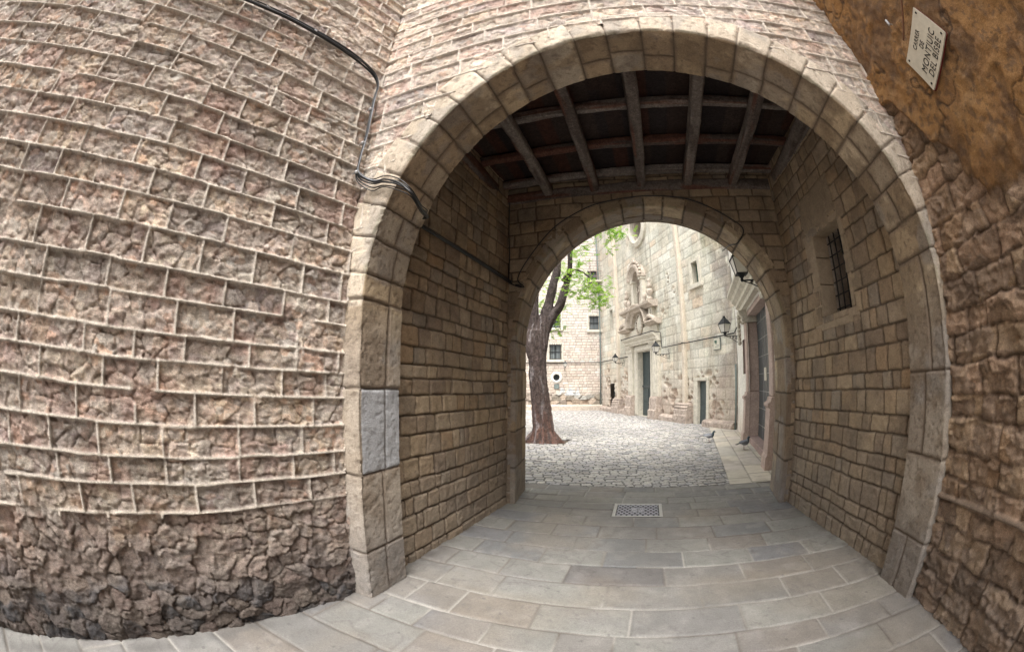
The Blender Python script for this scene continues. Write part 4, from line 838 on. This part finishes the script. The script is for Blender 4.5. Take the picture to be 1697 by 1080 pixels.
# ------------------------------------------------------------------ brick house behind the plaza
BA = Vector((-2.6, 25.0, 0)); bang = math.atan2(-.25, -.968)
bb = empty('apartment_house', BA, bang, label='tall house of small pale stone blocks with barred windows at the back of the plaza', cat='house')
BL_ = 4.80; f_ = lambda s: BL_ - s
BH = [(f_(2.20), f_(1.5), 3.14, 4.08), (f_(4.66), f_(4.04), 7.94, 8.8), (f_(4.63), f_(4.04), 5.0, 5.86), (f_(2.15), f_(1.5), 5.12, 5.98)]
def bhole(u, v): return holes(BH)(u, v) | (np.hypot(u - f_(1.915), v - 2.03) < .24)
def brick(U, V):
    zb = courses(51, -.05, 16, .13, .19); du, dv, bid, row, lu = ashlar(U, V, zb, .2, .45, 51); d = np.minimum(du, dv); jm = 1 - sst(.006, .03, d)
    c = pal((bid * 7.1) % 1, [(.63, .55, .47), (.69, .62, .54), (.56, .48, .41), (.65, .55, .46), (.72, .66, .59), (.58, .49, .43), (.68, .57, .49)])
    c = mixc(c, (.48, .38, .30), sst(.5, .68, fbm(U * .9, V * .9, 505)) * .4 * sst(5, 2, V)); c = mixc(c, (.70, .66, .60), sst(3, 7, V) * .5)
    low = sst(1.2, .85, V + .35 * (fbm(U * 1.6, V * 1.6, 507) - .5)); f1, i1, e1 = facets(U * 2.2, V * 3, 509)
    lc = pal(i1, [(.42, .32, .24), (.34, .28, .23), (.47, .38, .30), (.28, .24, .19), (.38, .36, .32)]); c = c * (1 - low[..., None]) + lc * low[..., None]; c = mixc(c, (.16, .13, .10), low * (1 - sst(0, .12, e1)) * .7)
    wp_ = sst(.1, 0, np.maximum(np.abs(U - 2.05) - .55, np.abs(V - 1.15) - .18)) * sst(.4, .5, fbm(U * 4, V * 4, 511)); c = mixc(c, (.55, .56, .56), wp_)
    c = mixc(c, (.08, .10, .04), sst(.35, .1, V) * sst(.45, .6, fbm(U * 2, V * 2, 513)) * .7)
    c = c * .84 * (1 - jm * .4 * (1 - low))[..., None]
    return -.02 * jm + low * f1 * .09 + (fbm(U * 5, V * 5, 515) - .5) * .03, c
sheet('facade', np.arange(-.2, 9, .035), np.concatenate([np.arange(-.1, 8, .035), np.arange(8, 16, .06)]), brick, 'far', bb, hole=bhole)
MB().box(-.2, 9, -1.0, -.5, -.3, 16).build('rear_wall', 'stoned', bb)
mould(0, 9, [(-.1, -.2), (.22, -.2), (.22, .26), (.12, .32), (-.1, .34)], 'plinth', 'stoned', bb, .02)
for i, (a, b, c, d) in enumerate(BH): win(bb, a, b, c, d, -.22, 'panegrey', 'iron', 1, 1, .14, 8, 'stonep')
ow = empty('round_window', (f_(1.915), 0, 2.03)); ow.parent = bb
ring(.20, .36, -.05, .10, 28).build('stone_ring', 'plaster', ow); MB().prism([(.25 * math.cos(a), .25 * math.sin(a)) for a in np.linspace(0, 6.283, 25)[:-1]], -.25, -.2).build('pane', 'pane', ow)
g_ = MB()
for k in (-.1, 0, .1): g_.tube([(k, -.1, -.24), (k, -.1, .24)], .01, 5)
g_.tube([(-.24, -.1, 0), (.24, -.1, 0)], .01, 5); g_.build('grille', 'grille', ow)
pl_ = empty('meter_plate', BA + Vector((math.cos(bang) * f_(1.925) - math.sin(bang) * .01, math.sin(bang) * f_(1.925) + math.cos(bang) * .01, 1.47)), bang, label='small dark square metal plate below the round window of the house', cat='plate')
MB().box(-.14, .14, 0, .03, -.135, .135).build('plate', 'pipe', pl_, bevel=.005); MB().box(-.16, .16, -.02, .015, -.155, .155).build('rim', 'grille', pl_)
bl = lambda x, y, z: BA + Vector((math.cos(bang) * x - math.sin(bang) * y, math.sin(bang) * x + math.cos(bang) * y, z))
o = MB().tube([tuple(bl(x, .06, 2.95)) for x in (0, 2, 4, 7)], .022, 6).build('cable', 'grille'); tag(o, 'thin black cable run along the house at the back of the plaza', 'cable')
o = MB().tube([tuple(bl(.12, .1, z)) for z in (0.3, 4, 8, 14)], .045, 8).build('downpipe', 'pipe', smooth=True); tag(o, 'tall grey downpipe in the corner where the back house meets the church', 'pipe')
# small balcony high in the corner
bc = empty('balcony', bl(-.05, 0, 8.1), bang, label='small railed balcony high in the corner beside the church', cat='balcony')
MB().box(-.1, .75, .0, .5, -.08, 0).build('slab', 'stonep', bc, bevel=.01)
p = MB()
for zz in (.25, .6, .95, 1.3): p.tube([(-.1, .48, zz), (.72, .48, zz)], .015, 5); p.tube([(.72, .48, zz), (.72, .0, zz)], .015, 5)
for xx in (-.1, .3, .72): p.tube([(xx, .48, 0), (xx, .48, 1.35)], .018, 5)
p.build('railing', 'redst', bc)
# cream house left of the tree
ho = empty('cream_house', (-9.2, 23.2, 0), bang, label='cream rendered house behind the tree at the left of the plaza', cat='house')
mb = MB().box(-.1, 7, -1, 0, -.3, 11); mb.build('facade', 'plaster', ho); MB().box(-.12, 7, -.5, .1, -.3, .6).build('plinth', 'stonep', ho, bevel=.03)
for z_ in (3.2, 6.4):
    for x_ in (1.0, 3.2): MB().box(x_, x_ + .9, 0, .03, z_, z_ + 1.6).build('shutter', 'green', ho)

# ------------------------------------------------------------------ school / right building on the plaza
SA = Vector((2.45, 7.14, 0)); sang = math.atan2(.992, .128)
sb = empty('school_building', SA, sang, label='white rendered building with a reddish stone portal along the right side of the plaza', cat='building')
D0, D1 = .05, 3.08       # portal opening along the wall
SH = [(D0, D1, -1, 3.28), (3.75, 4.35, 1.75, 2.72)]
def sw_(U, V):
    c = np.zeros(U.shape + (3,)) + np.array((.72, .69, .63)); c = mixc(c, (.55, .50, .45), sst(.5, .75, fbm(U * 1.2, V * 1.2, 601)) * .35 * sst(2.4, .5, V)); c = mixc(c, (.62, .52, .44), sst(.9, .2, V) * .6)
    return (fbm(U * 3, V * 3, 603) - .5) * .02, c
sheet('facade', np.arange(-1.5, 5.86, .04), np.arange(-.1, 7.5, .05), sw_, 'far', sb, hole=holes(SH))
MB().box(-1.5, 7.4, -1.6, -1.2, -.3, 7.5).build('rear_wall', 'stoned', sb)
MB().box(3.7, 4.4, -.5, -.3, 1.7, 2.8).build('window_pane', 'pane', sb); reveal(sb, 3.75, 4.35, 1.75, 2.72, 'redst', .35, name='window_reveal')
RP = material('portal_red_stone', (.44, .34, .295), attr=False, bump=.7, bscale=30, bdist=.006, var=.2, vscale=4)
def ped(x0, x1, nm):
    g = empty(nm, (0, 0, 0)); g.parent = sb
    mould(x0, x1, [(-.42, -.2), (.15, -.2), (.15, .22), (.12, .27), (.11, 1.08), (.15, 1.12), (.15, 1.17), (.09, 1.2), (.07, 1.28), (-.42, 1.28)], 'pedestal', RP, g, .012)
    p = MB(); r_ = (x1 - x0) / 2 - .04
    p.box(x0 + .03, x1 - .03, -.42, .05, 1.28, 3.05); p.build('shaft', RP, g, bevel=.03, seg=3)
    mould(x0 - .03, x1 + .03, [(-.42, 3.05), (.10, 3.05), (.14, 3.1), (.12, 3.18), (.2, 3.26), (.22, 3.36), (-.42, 3.36)], 'capital', 'stonep', g, .005)
ped(D1 - .0, D1 + .42, 'portal_column'); ped(D0 - .42, D0, 'portal_column')
mould(D0 - .6, D1 + .62, [(-.4, 3.36), (.14, 3.36), (.14, 3.46), (.22, 3.5), (.22, 3.58), (.32, 3.66), (.34, 3.74), (.44, 3.80), (.44, 3.88), (-.4, 3.92)], 'portal_cornice', 'stonep', sb, .006)
p = MB(); p.box(D0, D1, -.42, -.02, 3.2, 3.36); p.build('lintel', RP, sb, bevel=.01)
rr_ = random.Random(3); p = MB()
for k in range(7): p.lathe([(.001, -.07), (.05, -.04), (.06, 0), (.05, .05), (.001, .08)], (D1 + .3 + rr_.uniform(-.05, .1), .2, 2.55 + k * .11), 7)
p.build('carved_bracket', 'stonep', sb, smooth=True)
MB().box(D0, D1, -.42, -.02, -.2, .15).build('doorstep', 'redst', sb, bevel=.015)
dd = empty('door', (0, 0, 0)); dd.parent = sb
MB().box(D0 - .02, D1 + .02, -.36, -.28, .15, 3.30).build('door_leaf', 'darkdoor', dd)
p = MB()
for k in range(7):
    z = .45 + k * .42; p.box(D0 + .02, D1 - .02, -.28, -.270, z, z + .012)
for k in range(6): x = D0 + .2 + k * .42; p.box(x, x + .012, -.28, -.269, .2, 3.15)
p.build('iron_strap', 'metal', dd)
MB().box(.4, 1.15, -.279, -.255, .15, 2.05).build('wicket_opening', 'dark', dd)
MB().box(1.9, 2.2, -.279, -.262, 1.55, 1.85).build('notice', 'stonep', dd)
o = MB().tube([tuple(SA + Vector((math.cos(sang) * x - math.sin(sang) * .06, math.sin(sang) * x + math.cos(sang) * .06, z))) for x, z in ((5.8, 3.12), (4.9, 3.19), (3.5, 3.19), (3.44, 3.4))], .02, 6).build('cable', 'grille')
tag(o, 'short black cable on the white wall leading away from the corner lamp', 'cable')

# ------------------------------------------------------------------ wall lanterns
def lantern(arm=.78, up=False):
    """origin at wall foot of the bracket; lantern hangs out along local -x"""
    r_ = empty('wall_lantern', (0, 0, 0))
    L_ = -arm; zb_ = .02
    body = MB()
    b0, b1, h_ = .10, .17, .30
    for sx_ in (-1, 1):
        for sy_ in (-1, 1): body.tube([(L_ + sx_ * b0, sy_ * b0, zb_ + .08), (L_ + sx_ * b1, sy_ * b1, zb_ + .08 + h_)], .010, 5)
    for b_, z in ((b0, zb_ + .08), (b1, zb_ + .08 + h_)):
        body.box(L_ - b_ - .012, L_ + b_ + .012, -b_ - .012, -b_ + .012, z - .012, z + .012).box(L_ - b_ - .012, L_ + b_ + .012, b_ - .012, b_ + .012, z - .012, z + .012)
        body.box(L_ - b_ - .012, L_ - b_ + .012, -b_ + .012, b_ - .012, z - .012, z + .012).box(L_ + b_ - .012, L_ + b_ + .012, -b_ + .012, b_ - .012, z - .012, z + .012)
    body.build('frame', 'iron', r_)
    gl = MB(); z0, z1 = zb_ + .08, zb_ + .08 + h_; q0, q1 = b0 - .003, b1 - .003
    gl.add([(L_ - q0, -q0, z0), (L_ + q0, -q0, z0), (L_ + q0, q0, z0), (L_ - q0, q0, z0), (L_ - q1, -q1, z1), (L_ + q1, -q1, z1), (L_ + q1, q1, z1), (L_ - q1, q1, z1)], [(0, 1, 5, 4), (1, 2, 6, 5), (2, 3, 7, 6), (3, 0, 4, 7), (0, 3, 2, 1)])
    gl.build('glass', 'frost', r_)
    rf = MB(); t = z1 + .012; rf.lathe([(.245, 0), (.235, .015), (.12, .15), (.075, .19), (.08, .205), (.05, .215), (.045, .25), (.06, .26), (.05, .275), (.001, .28)], (L_, 0, t), 4)
    V = rf.v; c45 = math.cos(.7854); rf.v = [(L_ + ((x - L_) * c45 - y * c45), (x - L_) * c45 + y * c45, z) for x, y, z in V]; rf.build('roof', 'iron', r_)
    MB().lathe([(.02, -.06), (.035, -.03), (.025, 0), (.05, .03), (.09, .07), (.1, .085)], (L_, 0, zb_), 10).build('base', 'iron', r_, smooth=True)
    br = MB(); br.tube([(0, 0, .0), (L_, 0, -.02)], .014, 6); br.box(-.012, .0, -.02, .02, -.26, .08)
    br.tube(bez([(-.01, 0, -.24), (-arm * .25, 0, -.2), (-arm * .6, 0, -.1), (-arm * .95, 0, -.03)], 6), .010, 6)
    for (cx_, cz_, rr) in ((-arm * .22, -.09, .065), (-arm * .46, -.07, .045), (-arm * .66, -.05, .028)):
        br.tube([(cx_ + rr * (1 - k / 26) * math.cos(k * .5), 0, cz_ + rr * (1 - k / 26) * math.sin(k * .5)) for k in range(22)], .008, 5)
    br.tube(bez([(-.0, 0, .0), (-.03, 0, .14), (-.07, 0, .22), (-.03, 0, .26), (-.0, 0, .22)], 5), .009, 5)
    br.build('bracket', 'iron', r_); return r_
ln = lantern()
def place(src, loc, dirv, s, lab):
    o = src; o.location = loc; a = math.atan2(-dirv[1], -dirv[0]); o.rotation_euler = (0, 0, a); o.scale = (s, s, s); tag(o, lab, 'lamp', 'iron wall lanterns round the plaza')
copies = [ln] + [copy_tree(ln) for _ in range(4)]
for q in [x for x in bpy.data.objects if x.parent == copies[3]] + [copies[3]]: bpy.data.objects.remove(q)
copies[3] = lantern(arm=.57)
place(copies[0], loc_u(9.72, .02, 2.72), (-1.56 + 1.03, 21.44 - 21.75), .70, 'black iron wall lantern on the church left of its main door')
place(copies[1], loc_u(4.68, .02, 2.80), (.59 - 1.15, 17.0 - 17.2), .80, 'black iron wall lantern just right of the church main door')
place(copies[2], (3.12, 12.2, 2.92), (2.38 - 3.12, 11.76 - 12.2), .83, 'black iron wall lantern on the corner above the white plaque')
place(copies[3], (2.41, 6.72, 3.30), (-.55, .03), .95, 'black iron wall lantern high over the school portal, half hidden by the arch')
place(copies[4], bl(f_(2.43), .02, 2.62), (.25, -.968), .62, 'black iron wall lantern on the back house beside the barred window')

# ------------------------------------------------------------------ tree
tr = empty('tree', (-2.72, 10.72, -.05), label='mature tree with dark rugged forked trunk and fresh green leaves growing in the plaza', cat='tree')
TB = Vector((-2.72, 10.72, -.05))
limbs = [([(-2.74, 10.72, -.1, .52), (-2.75, 10.72, .12, .40), (-2.76, 10.71, .4, .325), (-2.80, 10.70, .9, .29), (-2.86, 10.68, 1.5, .275), (-2.91, 10.67, 2.1, .27), (-2.93, 10.66, 2.7, .285), (-2.92, 10.65, 3.1, .27)]),
         ([(-2.90, 10.66, 2.5, .26), (-2.74, 10.70, 3.05, .19), (-2.5, 10.76, 3.48, .15), (-2.3, 10.81, 3.77, .14), (-2.19, 10.83, 4.08, .13), (-2.09, 10.85, 4.41, .115), (-1.99, 10.87, 4.79, .10), (-1.96, 10.88, 5.28, .09), (-1.92, 10.88, 5.8, .085), (-1.9, 10.9, 6.6, .075), (-1.5, 11.0, 7.8, .05), (-1.2, 11.2, 8.8, .025)]),
         ([(-2.92, 10.66, 2.6, .25), (-2.80, 10.69, 3.1, .20), (-2.67, 10.72, 3.57, .15), (-2.53, 10.76, 4.08, .135), (-2.42, 10.78, 4.54, .13), (-2.36, 10.8, 4.76, .14), (-2.30, 10.82, 5.05, .10), (-2.35, 10.95, 5.6, .09), (-2.7, 11.1, 6.8, .07), (-2.8, 11.2, 8.2, .03)]),
         ([(-2.98, 10.66, 2.7, .23), (-3.02, 10.66, 3.2, .18), (-3.0, 10.66, 3.7, .14), (-2.98, 10.67, 4.2, .12), (-3.05, 10.6, 4.7, .11), (-3.2, 10.5, 5.3, .10), (-3.5, 10.4, 6.3, .07), (-3.9, 10.3, 7.5, .04)]),
         ([(-3.0, 10.62, 2.4, .22), (-3.12, 10.58, 2.75, .18), (-3.13, 10.58, 3.0, .14), (-3.08, 10.6, 3.2, .07)]),
         ([(-1.93, 10.85, 5.8, .08), (-1.4, 10.7, 6.2, .05), (-.8, 10.6, 6.4, .03), (-.4, 10.5, 6.2, .015)]),
         ([(-2.2, 10.78, 4.5, .06), (-1.8, 10.6, 4.75, .035), (-1.4, 10.5, 4.5, .02), (-1.1, 10.45, 4.1, .01)]),
         ([(-3.2, 10.5, 5.6, .06), (-4.0, 10.2, 6.0, .04), (-4.8, 10, 6.2, .02)])]
for a in range(6):
    an = a * 1.05 + .3; limbs.append([(-2.74 + .25 * math.cos(an), 10.72 + .25 * math.sin(an), .22, .13), (-2.74 + .45 * math.cos(an), 10.72 + .40 * math.sin(an), .02, .10), (-2.74 + .62 * math.cos(an), 10.72 + .52 * math.sin(an), -.08, .06)])
mb = MB()
for L_ in limbs:
    P_ = bez([q[:3] for q in L_], 6); rs = np.interp(np.linspace(0, len(L_) - 1, len(P_)), range(len(L_)), [q[3] * .9 for q in L_]); mb.tube([p_ - TB for p_ in P_], list(rs), 14)
me = bpy.data.meshes.new('t'); me.from_pydata(mb.v, [], mb.f); tmp = bpy.data.objects.new('t', me); COL.objects.link(tmp)
md = tmp.modifiers.new('r', 'REMESH'); md.mode = 'VOXEL'; md.voxel_size = .028; dg = bpy.context.evaluated_depsgraph_get(); dg.update()
me2 = bpy.data.meshes.new_from_object(tmp.evaluated_get(dg)); bpy.data.objects.remove(tmp)
nv = len(me2.vertices); co = np.empty(nv * 3, np.float32); me2.vertices.foreach_get('co', co); co = co.reshape(-1, 3).astype(float); no = np.empty(nv * 3, np.float32); me2.vertices.foreach_get('normal', no); no = no.reshape(-1, 3)
cxy = np.interp(co[:, 2], [0, 3, 9], [0, -.2, .3]); an = np.arctan2(co[:, 1], co[:, 0] - cxy)
rid = np.abs(fbm(an * 5 + fbm(co[:, 2] * 1.2, an, 701) * 2, co[:, 2] * 1.1, 703, 3) - .5) * 2; rid2 = fbm(an * 14, co[:, 2] * 4, 705, 3)
am = np.clip(1.2 - co[:, 2] / 7, .35, 1); co2 = co + no * ((rid * .085 + rid2 * .045 - .05) * am)[:, None]; me2.vertices.foreach_set('co', co2.astype(np.float32).ravel())
c = np.zeros((nv, 3)) + np.array((.085, .062, .055)); c = mixc(c, (.15, .12, .115), sst(.2, .7, rid)); c = mixc(c, (.17, .09, .068), sst(1.6, .2, co[:, 2]) * sst(.35, .6, rid2) * .8); c = mixc(c, (.045, .035, .035), sst(2.6, 4, co[:, 2]) * .55)
c = mixc(c, (.30, .27, .27), sst(.62, .7, fbm(an * 3, co[:, 2] * 2, 707)) * sst(-.2, .1, -co[:, 0]) * .6)
a_ = me2.color_attributes.new('Col', 'FLOAT_COLOR', 'POINT'); a_.data.foreach_set('color', np.concatenate([np.clip(c, 0, 1), np.ones((nv, 1))], 1).astype(np.float32).ravel())
me2.polygons.foreach_set('use_smooth', np.ones(len(me2.polygons), bool)); me2.materials.clear(); link('trunk', me2, 'bark', tr)
# leaves: pinnate sprays
rg = np.random.default_rng(5); LP = []; LF = []; LC = []; tw = MB()
def spray(c_, n, rad, droop=.3):
    for _ in range(n):
        d = rg.normal(size=3); d[2] = d[2] * .5 - droop; d /= np.linalg.norm(d); s0 = np.array(c_) + rg.normal(size=3) * rad * np.array([1, 1, .7]); L_ = rg.uniform(.14, .26)
        side = np.cross(d, [0, 0, 1.]); side /= np.linalg.norm(side) + 1e-6; upv = np.cross(side, d); col = np.array([(.27, .48, .05), (.36, .58, .07), (.44, .66, .10), (.20, .40, .05)][rg.integers(4)]) * rg.uniform(.85, 1.15)
        tw.tube([tuple(s0), tuple(s0 + d * L_)], .003, 3, False)
        for k in range(5):
            t = (k + .7) / 5
            for sg_ in (-1, 1):
                b = s0 + d * L_ * t; a1 = (side * sg_ * .9 + d * .5 + upv * rg.uniform(-.4, .3)); a1 /= np.linalg.norm(a1); ll = rg.uniform(.045, .075); wd = ll * .26; wv_ = np.cross(a1, upv + .3 * rg.normal(size=3)); wv_ /= np.linalg.norm(wv_) + 1e-6
                i0 = len(LP); LP.extend([b, b + a1 * ll * .45 + wv_ * wd, b + a1 * ll - np.array([0, 0, ll * .15]), b + a1 * ll * .45 - wv_ * wd]); LF.append((i0, i0 + 1, i0 + 2, i0 + 3)); LC.extend([col] * 4)
def from_px(x, y, z, n, r_, dr_=.3):
    if x < -1.95 and z < 6: x, y, z = x * 1.11, y + 1.15, (z - 1.6) * 1.11 + 1.6
    spray(np.array((x, y, z)) - np.array(TB), int(n * 1.35), r_, dr_)
for q in [(-1.62, 10.37, 4.95, 24, .22), (-1.75, 10.4, 4.5, 26, .2), (-1.75, 10.4, 5.4, 22, .22), (-1.35, 10.4, 4.35, 22, .22), (-1.15, 10.42, 4.1, 26, .2), (-1.25, 10.42, 3.78, 22, .16), (-.98, 10.45, 3.95, 18, .14), (-1.9, 10.4, 4.1, 16, .16),
          (-1.45, 10.4, 4.05, 20, .17), (-.9, 10.48, 5.75, 18, .16), (-.52, 10.48, 5.72, 18, .15), (-.45, 10.5, 5.95, 18, .17), (-.75, 10.48, 5.3, 8, .12), (-1.55, 10.4, 5.9, 20, .25), (-1.2, 10.4, 6.1, 20, .25), (-2.15, 10.35, 3.75, 22, .18), (-2.0, 10.4, 4.6, 18, .2),
          (-2.35, 10.3, 3.35, 16, .14), (-2.25, 10.3, 3.05, 9, .1), (-2.45, 10.3, 2.95, 8, .1), (-3.35, 10.3, 3.6, 30, .25), (-3.3, 10.3, 4.2, 26, .3), (-2.75, 10.4, 4.9, 20, .25), (-2.45, 11.2, 4.5, 26, .35), (-3.0, 11.4, 4.0, 26, .4)]: from_px(*q)
for _ in range(60):
    th_ = rg.uniform(0, 6.283); rr = 2.6 * math.sqrt(rg.uniform()); from_px(-2.6 + rr * math.cos(th_), 10.8 + rr * math.sin(th_), 7.3 + rg.uniform(-1, 1.6) * (1.1 - rr / 3.2), 14, .28, .1)
link('crown', npmesh(np.array(LP), np.array(LF), np.array(LC)), 'leaf', tr); tw.build('twigs', 'bark' if 0 else material('twig', (.12, .10, .05), attr=False), tr)

# ------------------------------------------------------------------ pigeons
def pigeon():
    r_ = empty('pigeon', (0, 0, 0))
    # skin body: x forward
    V = [(-.145, 0, .145), (-.08, 0, .155), (-.01, 0, .145), (.055, 0, .15), (.085, 0, .185), (.10, 0, .225), (.118, 0, .238), (.145, 0, .234)]; rad = [.012, .034, .056, .055, .036, .024, .026, .005]
    mb = MB(); P_ = bez(V, 5); rs = np.interp(np.linspace(0, 7, len(P_)), range(8), rad); mb.tube(P_, list(rs), 12)
    me = bpy.data.meshes.new('b'); me.from_pydata(mb.v, [], mb.f); co = np.array(mb.v); n = len(co)
    c = np.zeros((n, 3)) + np.array((.20, .21, .24)); c = mixc(c, (.05, .07, .08), sst(.05, .075, co[:, 0])); c = mixc(c, (.35, .36, .38), sst(.04, -.02, co[:, 0]) * sst(.17, .15, co[:, 2]) * .5)
    a = me.color_attributes.new('Col', 'FLOAT_COLOR', 'POINT'); a.data.foreach_set('color', np.concatenate([c, np.ones((n, 1))], 1).astype(np.float32).ravel()); me.polygons.foreach_set('use_smooth', np.ones(len(me.polygons), bool))
    link('body', me, 'feath', r_)
    for s_ in (-1, 1):
        w_ = MB(); w_.lathe([(.001, -.1), (.02, -.085), (.034, -.03), (.036, .02), (.02, .06), (.001, .08)], (0, 0, 0), 10, 1, .3)
        w_.v = [(-.03 + z * .95, s_ * (.052 + y * .8) * (1 - max(0, -z) * 1.5), .155 + x * .9 + z * .08) for x, y, z in w_.v]; w_.build('wing', 'cablegrey', r_, smooth=True)
        l_ = MB(); l_.tube([(.0, s_ * .022, .10), (-.008, s_ * .022, .05), (.005, s_ * .022, .004)], .005, 6)
        for a in (-.5, 0, .5): l_.tube([(.005, s_ * .022, .004), (.005 + .032 * math.cos(a), s_ * .022 + .032 * math.sin(a), .002)], .003, 5)
        l_.tube([(.005, s_ * .022, .004), (-.015, s_ * .022, .002)], .003, 5); l_.build('leg', 'redst', r_)
    MB().prism([(-.14, .0), (-.235, .02), (-.235, -.015)], 0, .006).build('tmp', 'cable', r_) if 0 else None
    t = MB(); t.add([(-.11, -.018, .15), (-.11, .018, .15), (-.235, .03, .125), (-.235, -.03, .125), (-.11, -.018, .158), (-.11, .018, .158), (-.235, .03, .13), (-.235, -.03, .13)], [(0, 1, 2, 3), (4, 7, 6, 5), (0, 3, 7, 4), (1, 5, 6, 2), (2, 6, 7, 3), (0, 4, 5, 1)]); t.build('tail', 'cable', r_)
    MB().lathe([(.007, 0), (.006, .01), (.001, .028)], (0, 0, 0), 6).build('beak', 'cable', r_); b = [x for x in bpy.data.objects if x.parent == r_ and x.name.startswith('beak')][0]; b.rotation_euler = (0, R(100), 0); b.location = (.140, 0, .234)
    for s_ in (-1, 1): MB().lathe([(.001, -.003), (.0035, 0), (.001, .003)], (.124, s_ * .022, .243), 6).build('eye', 'redst', r_)
    return r_
p1 = pigeon(); p1.location = (2.434, 9.037, .008); p1.rotation_euler = (0, 0, R(25)); tag(p1, 'dark grey pigeon standing on the pale sidewalk slabs near the doorstep', 'pigeon', 'pigeons on the plaza'); p1.scale = (1.15,) * 3
p2 = copy_tree(p1); p2.location = (1.822, 10.585, .0); p2.rotation_euler = (0, 0, R(-10)); p2['label'] = 'lighter grey pigeon walking at the edge of the cobbles, the farther one'
for q in [x for x in bpy.data.objects if x.parent == p2]:
    if q.name.startswith('wing'): q.data = q.data.copy(); q.data.materials[0] = material('pale_wing_feathers', (.42, .43, .46), attr=False)
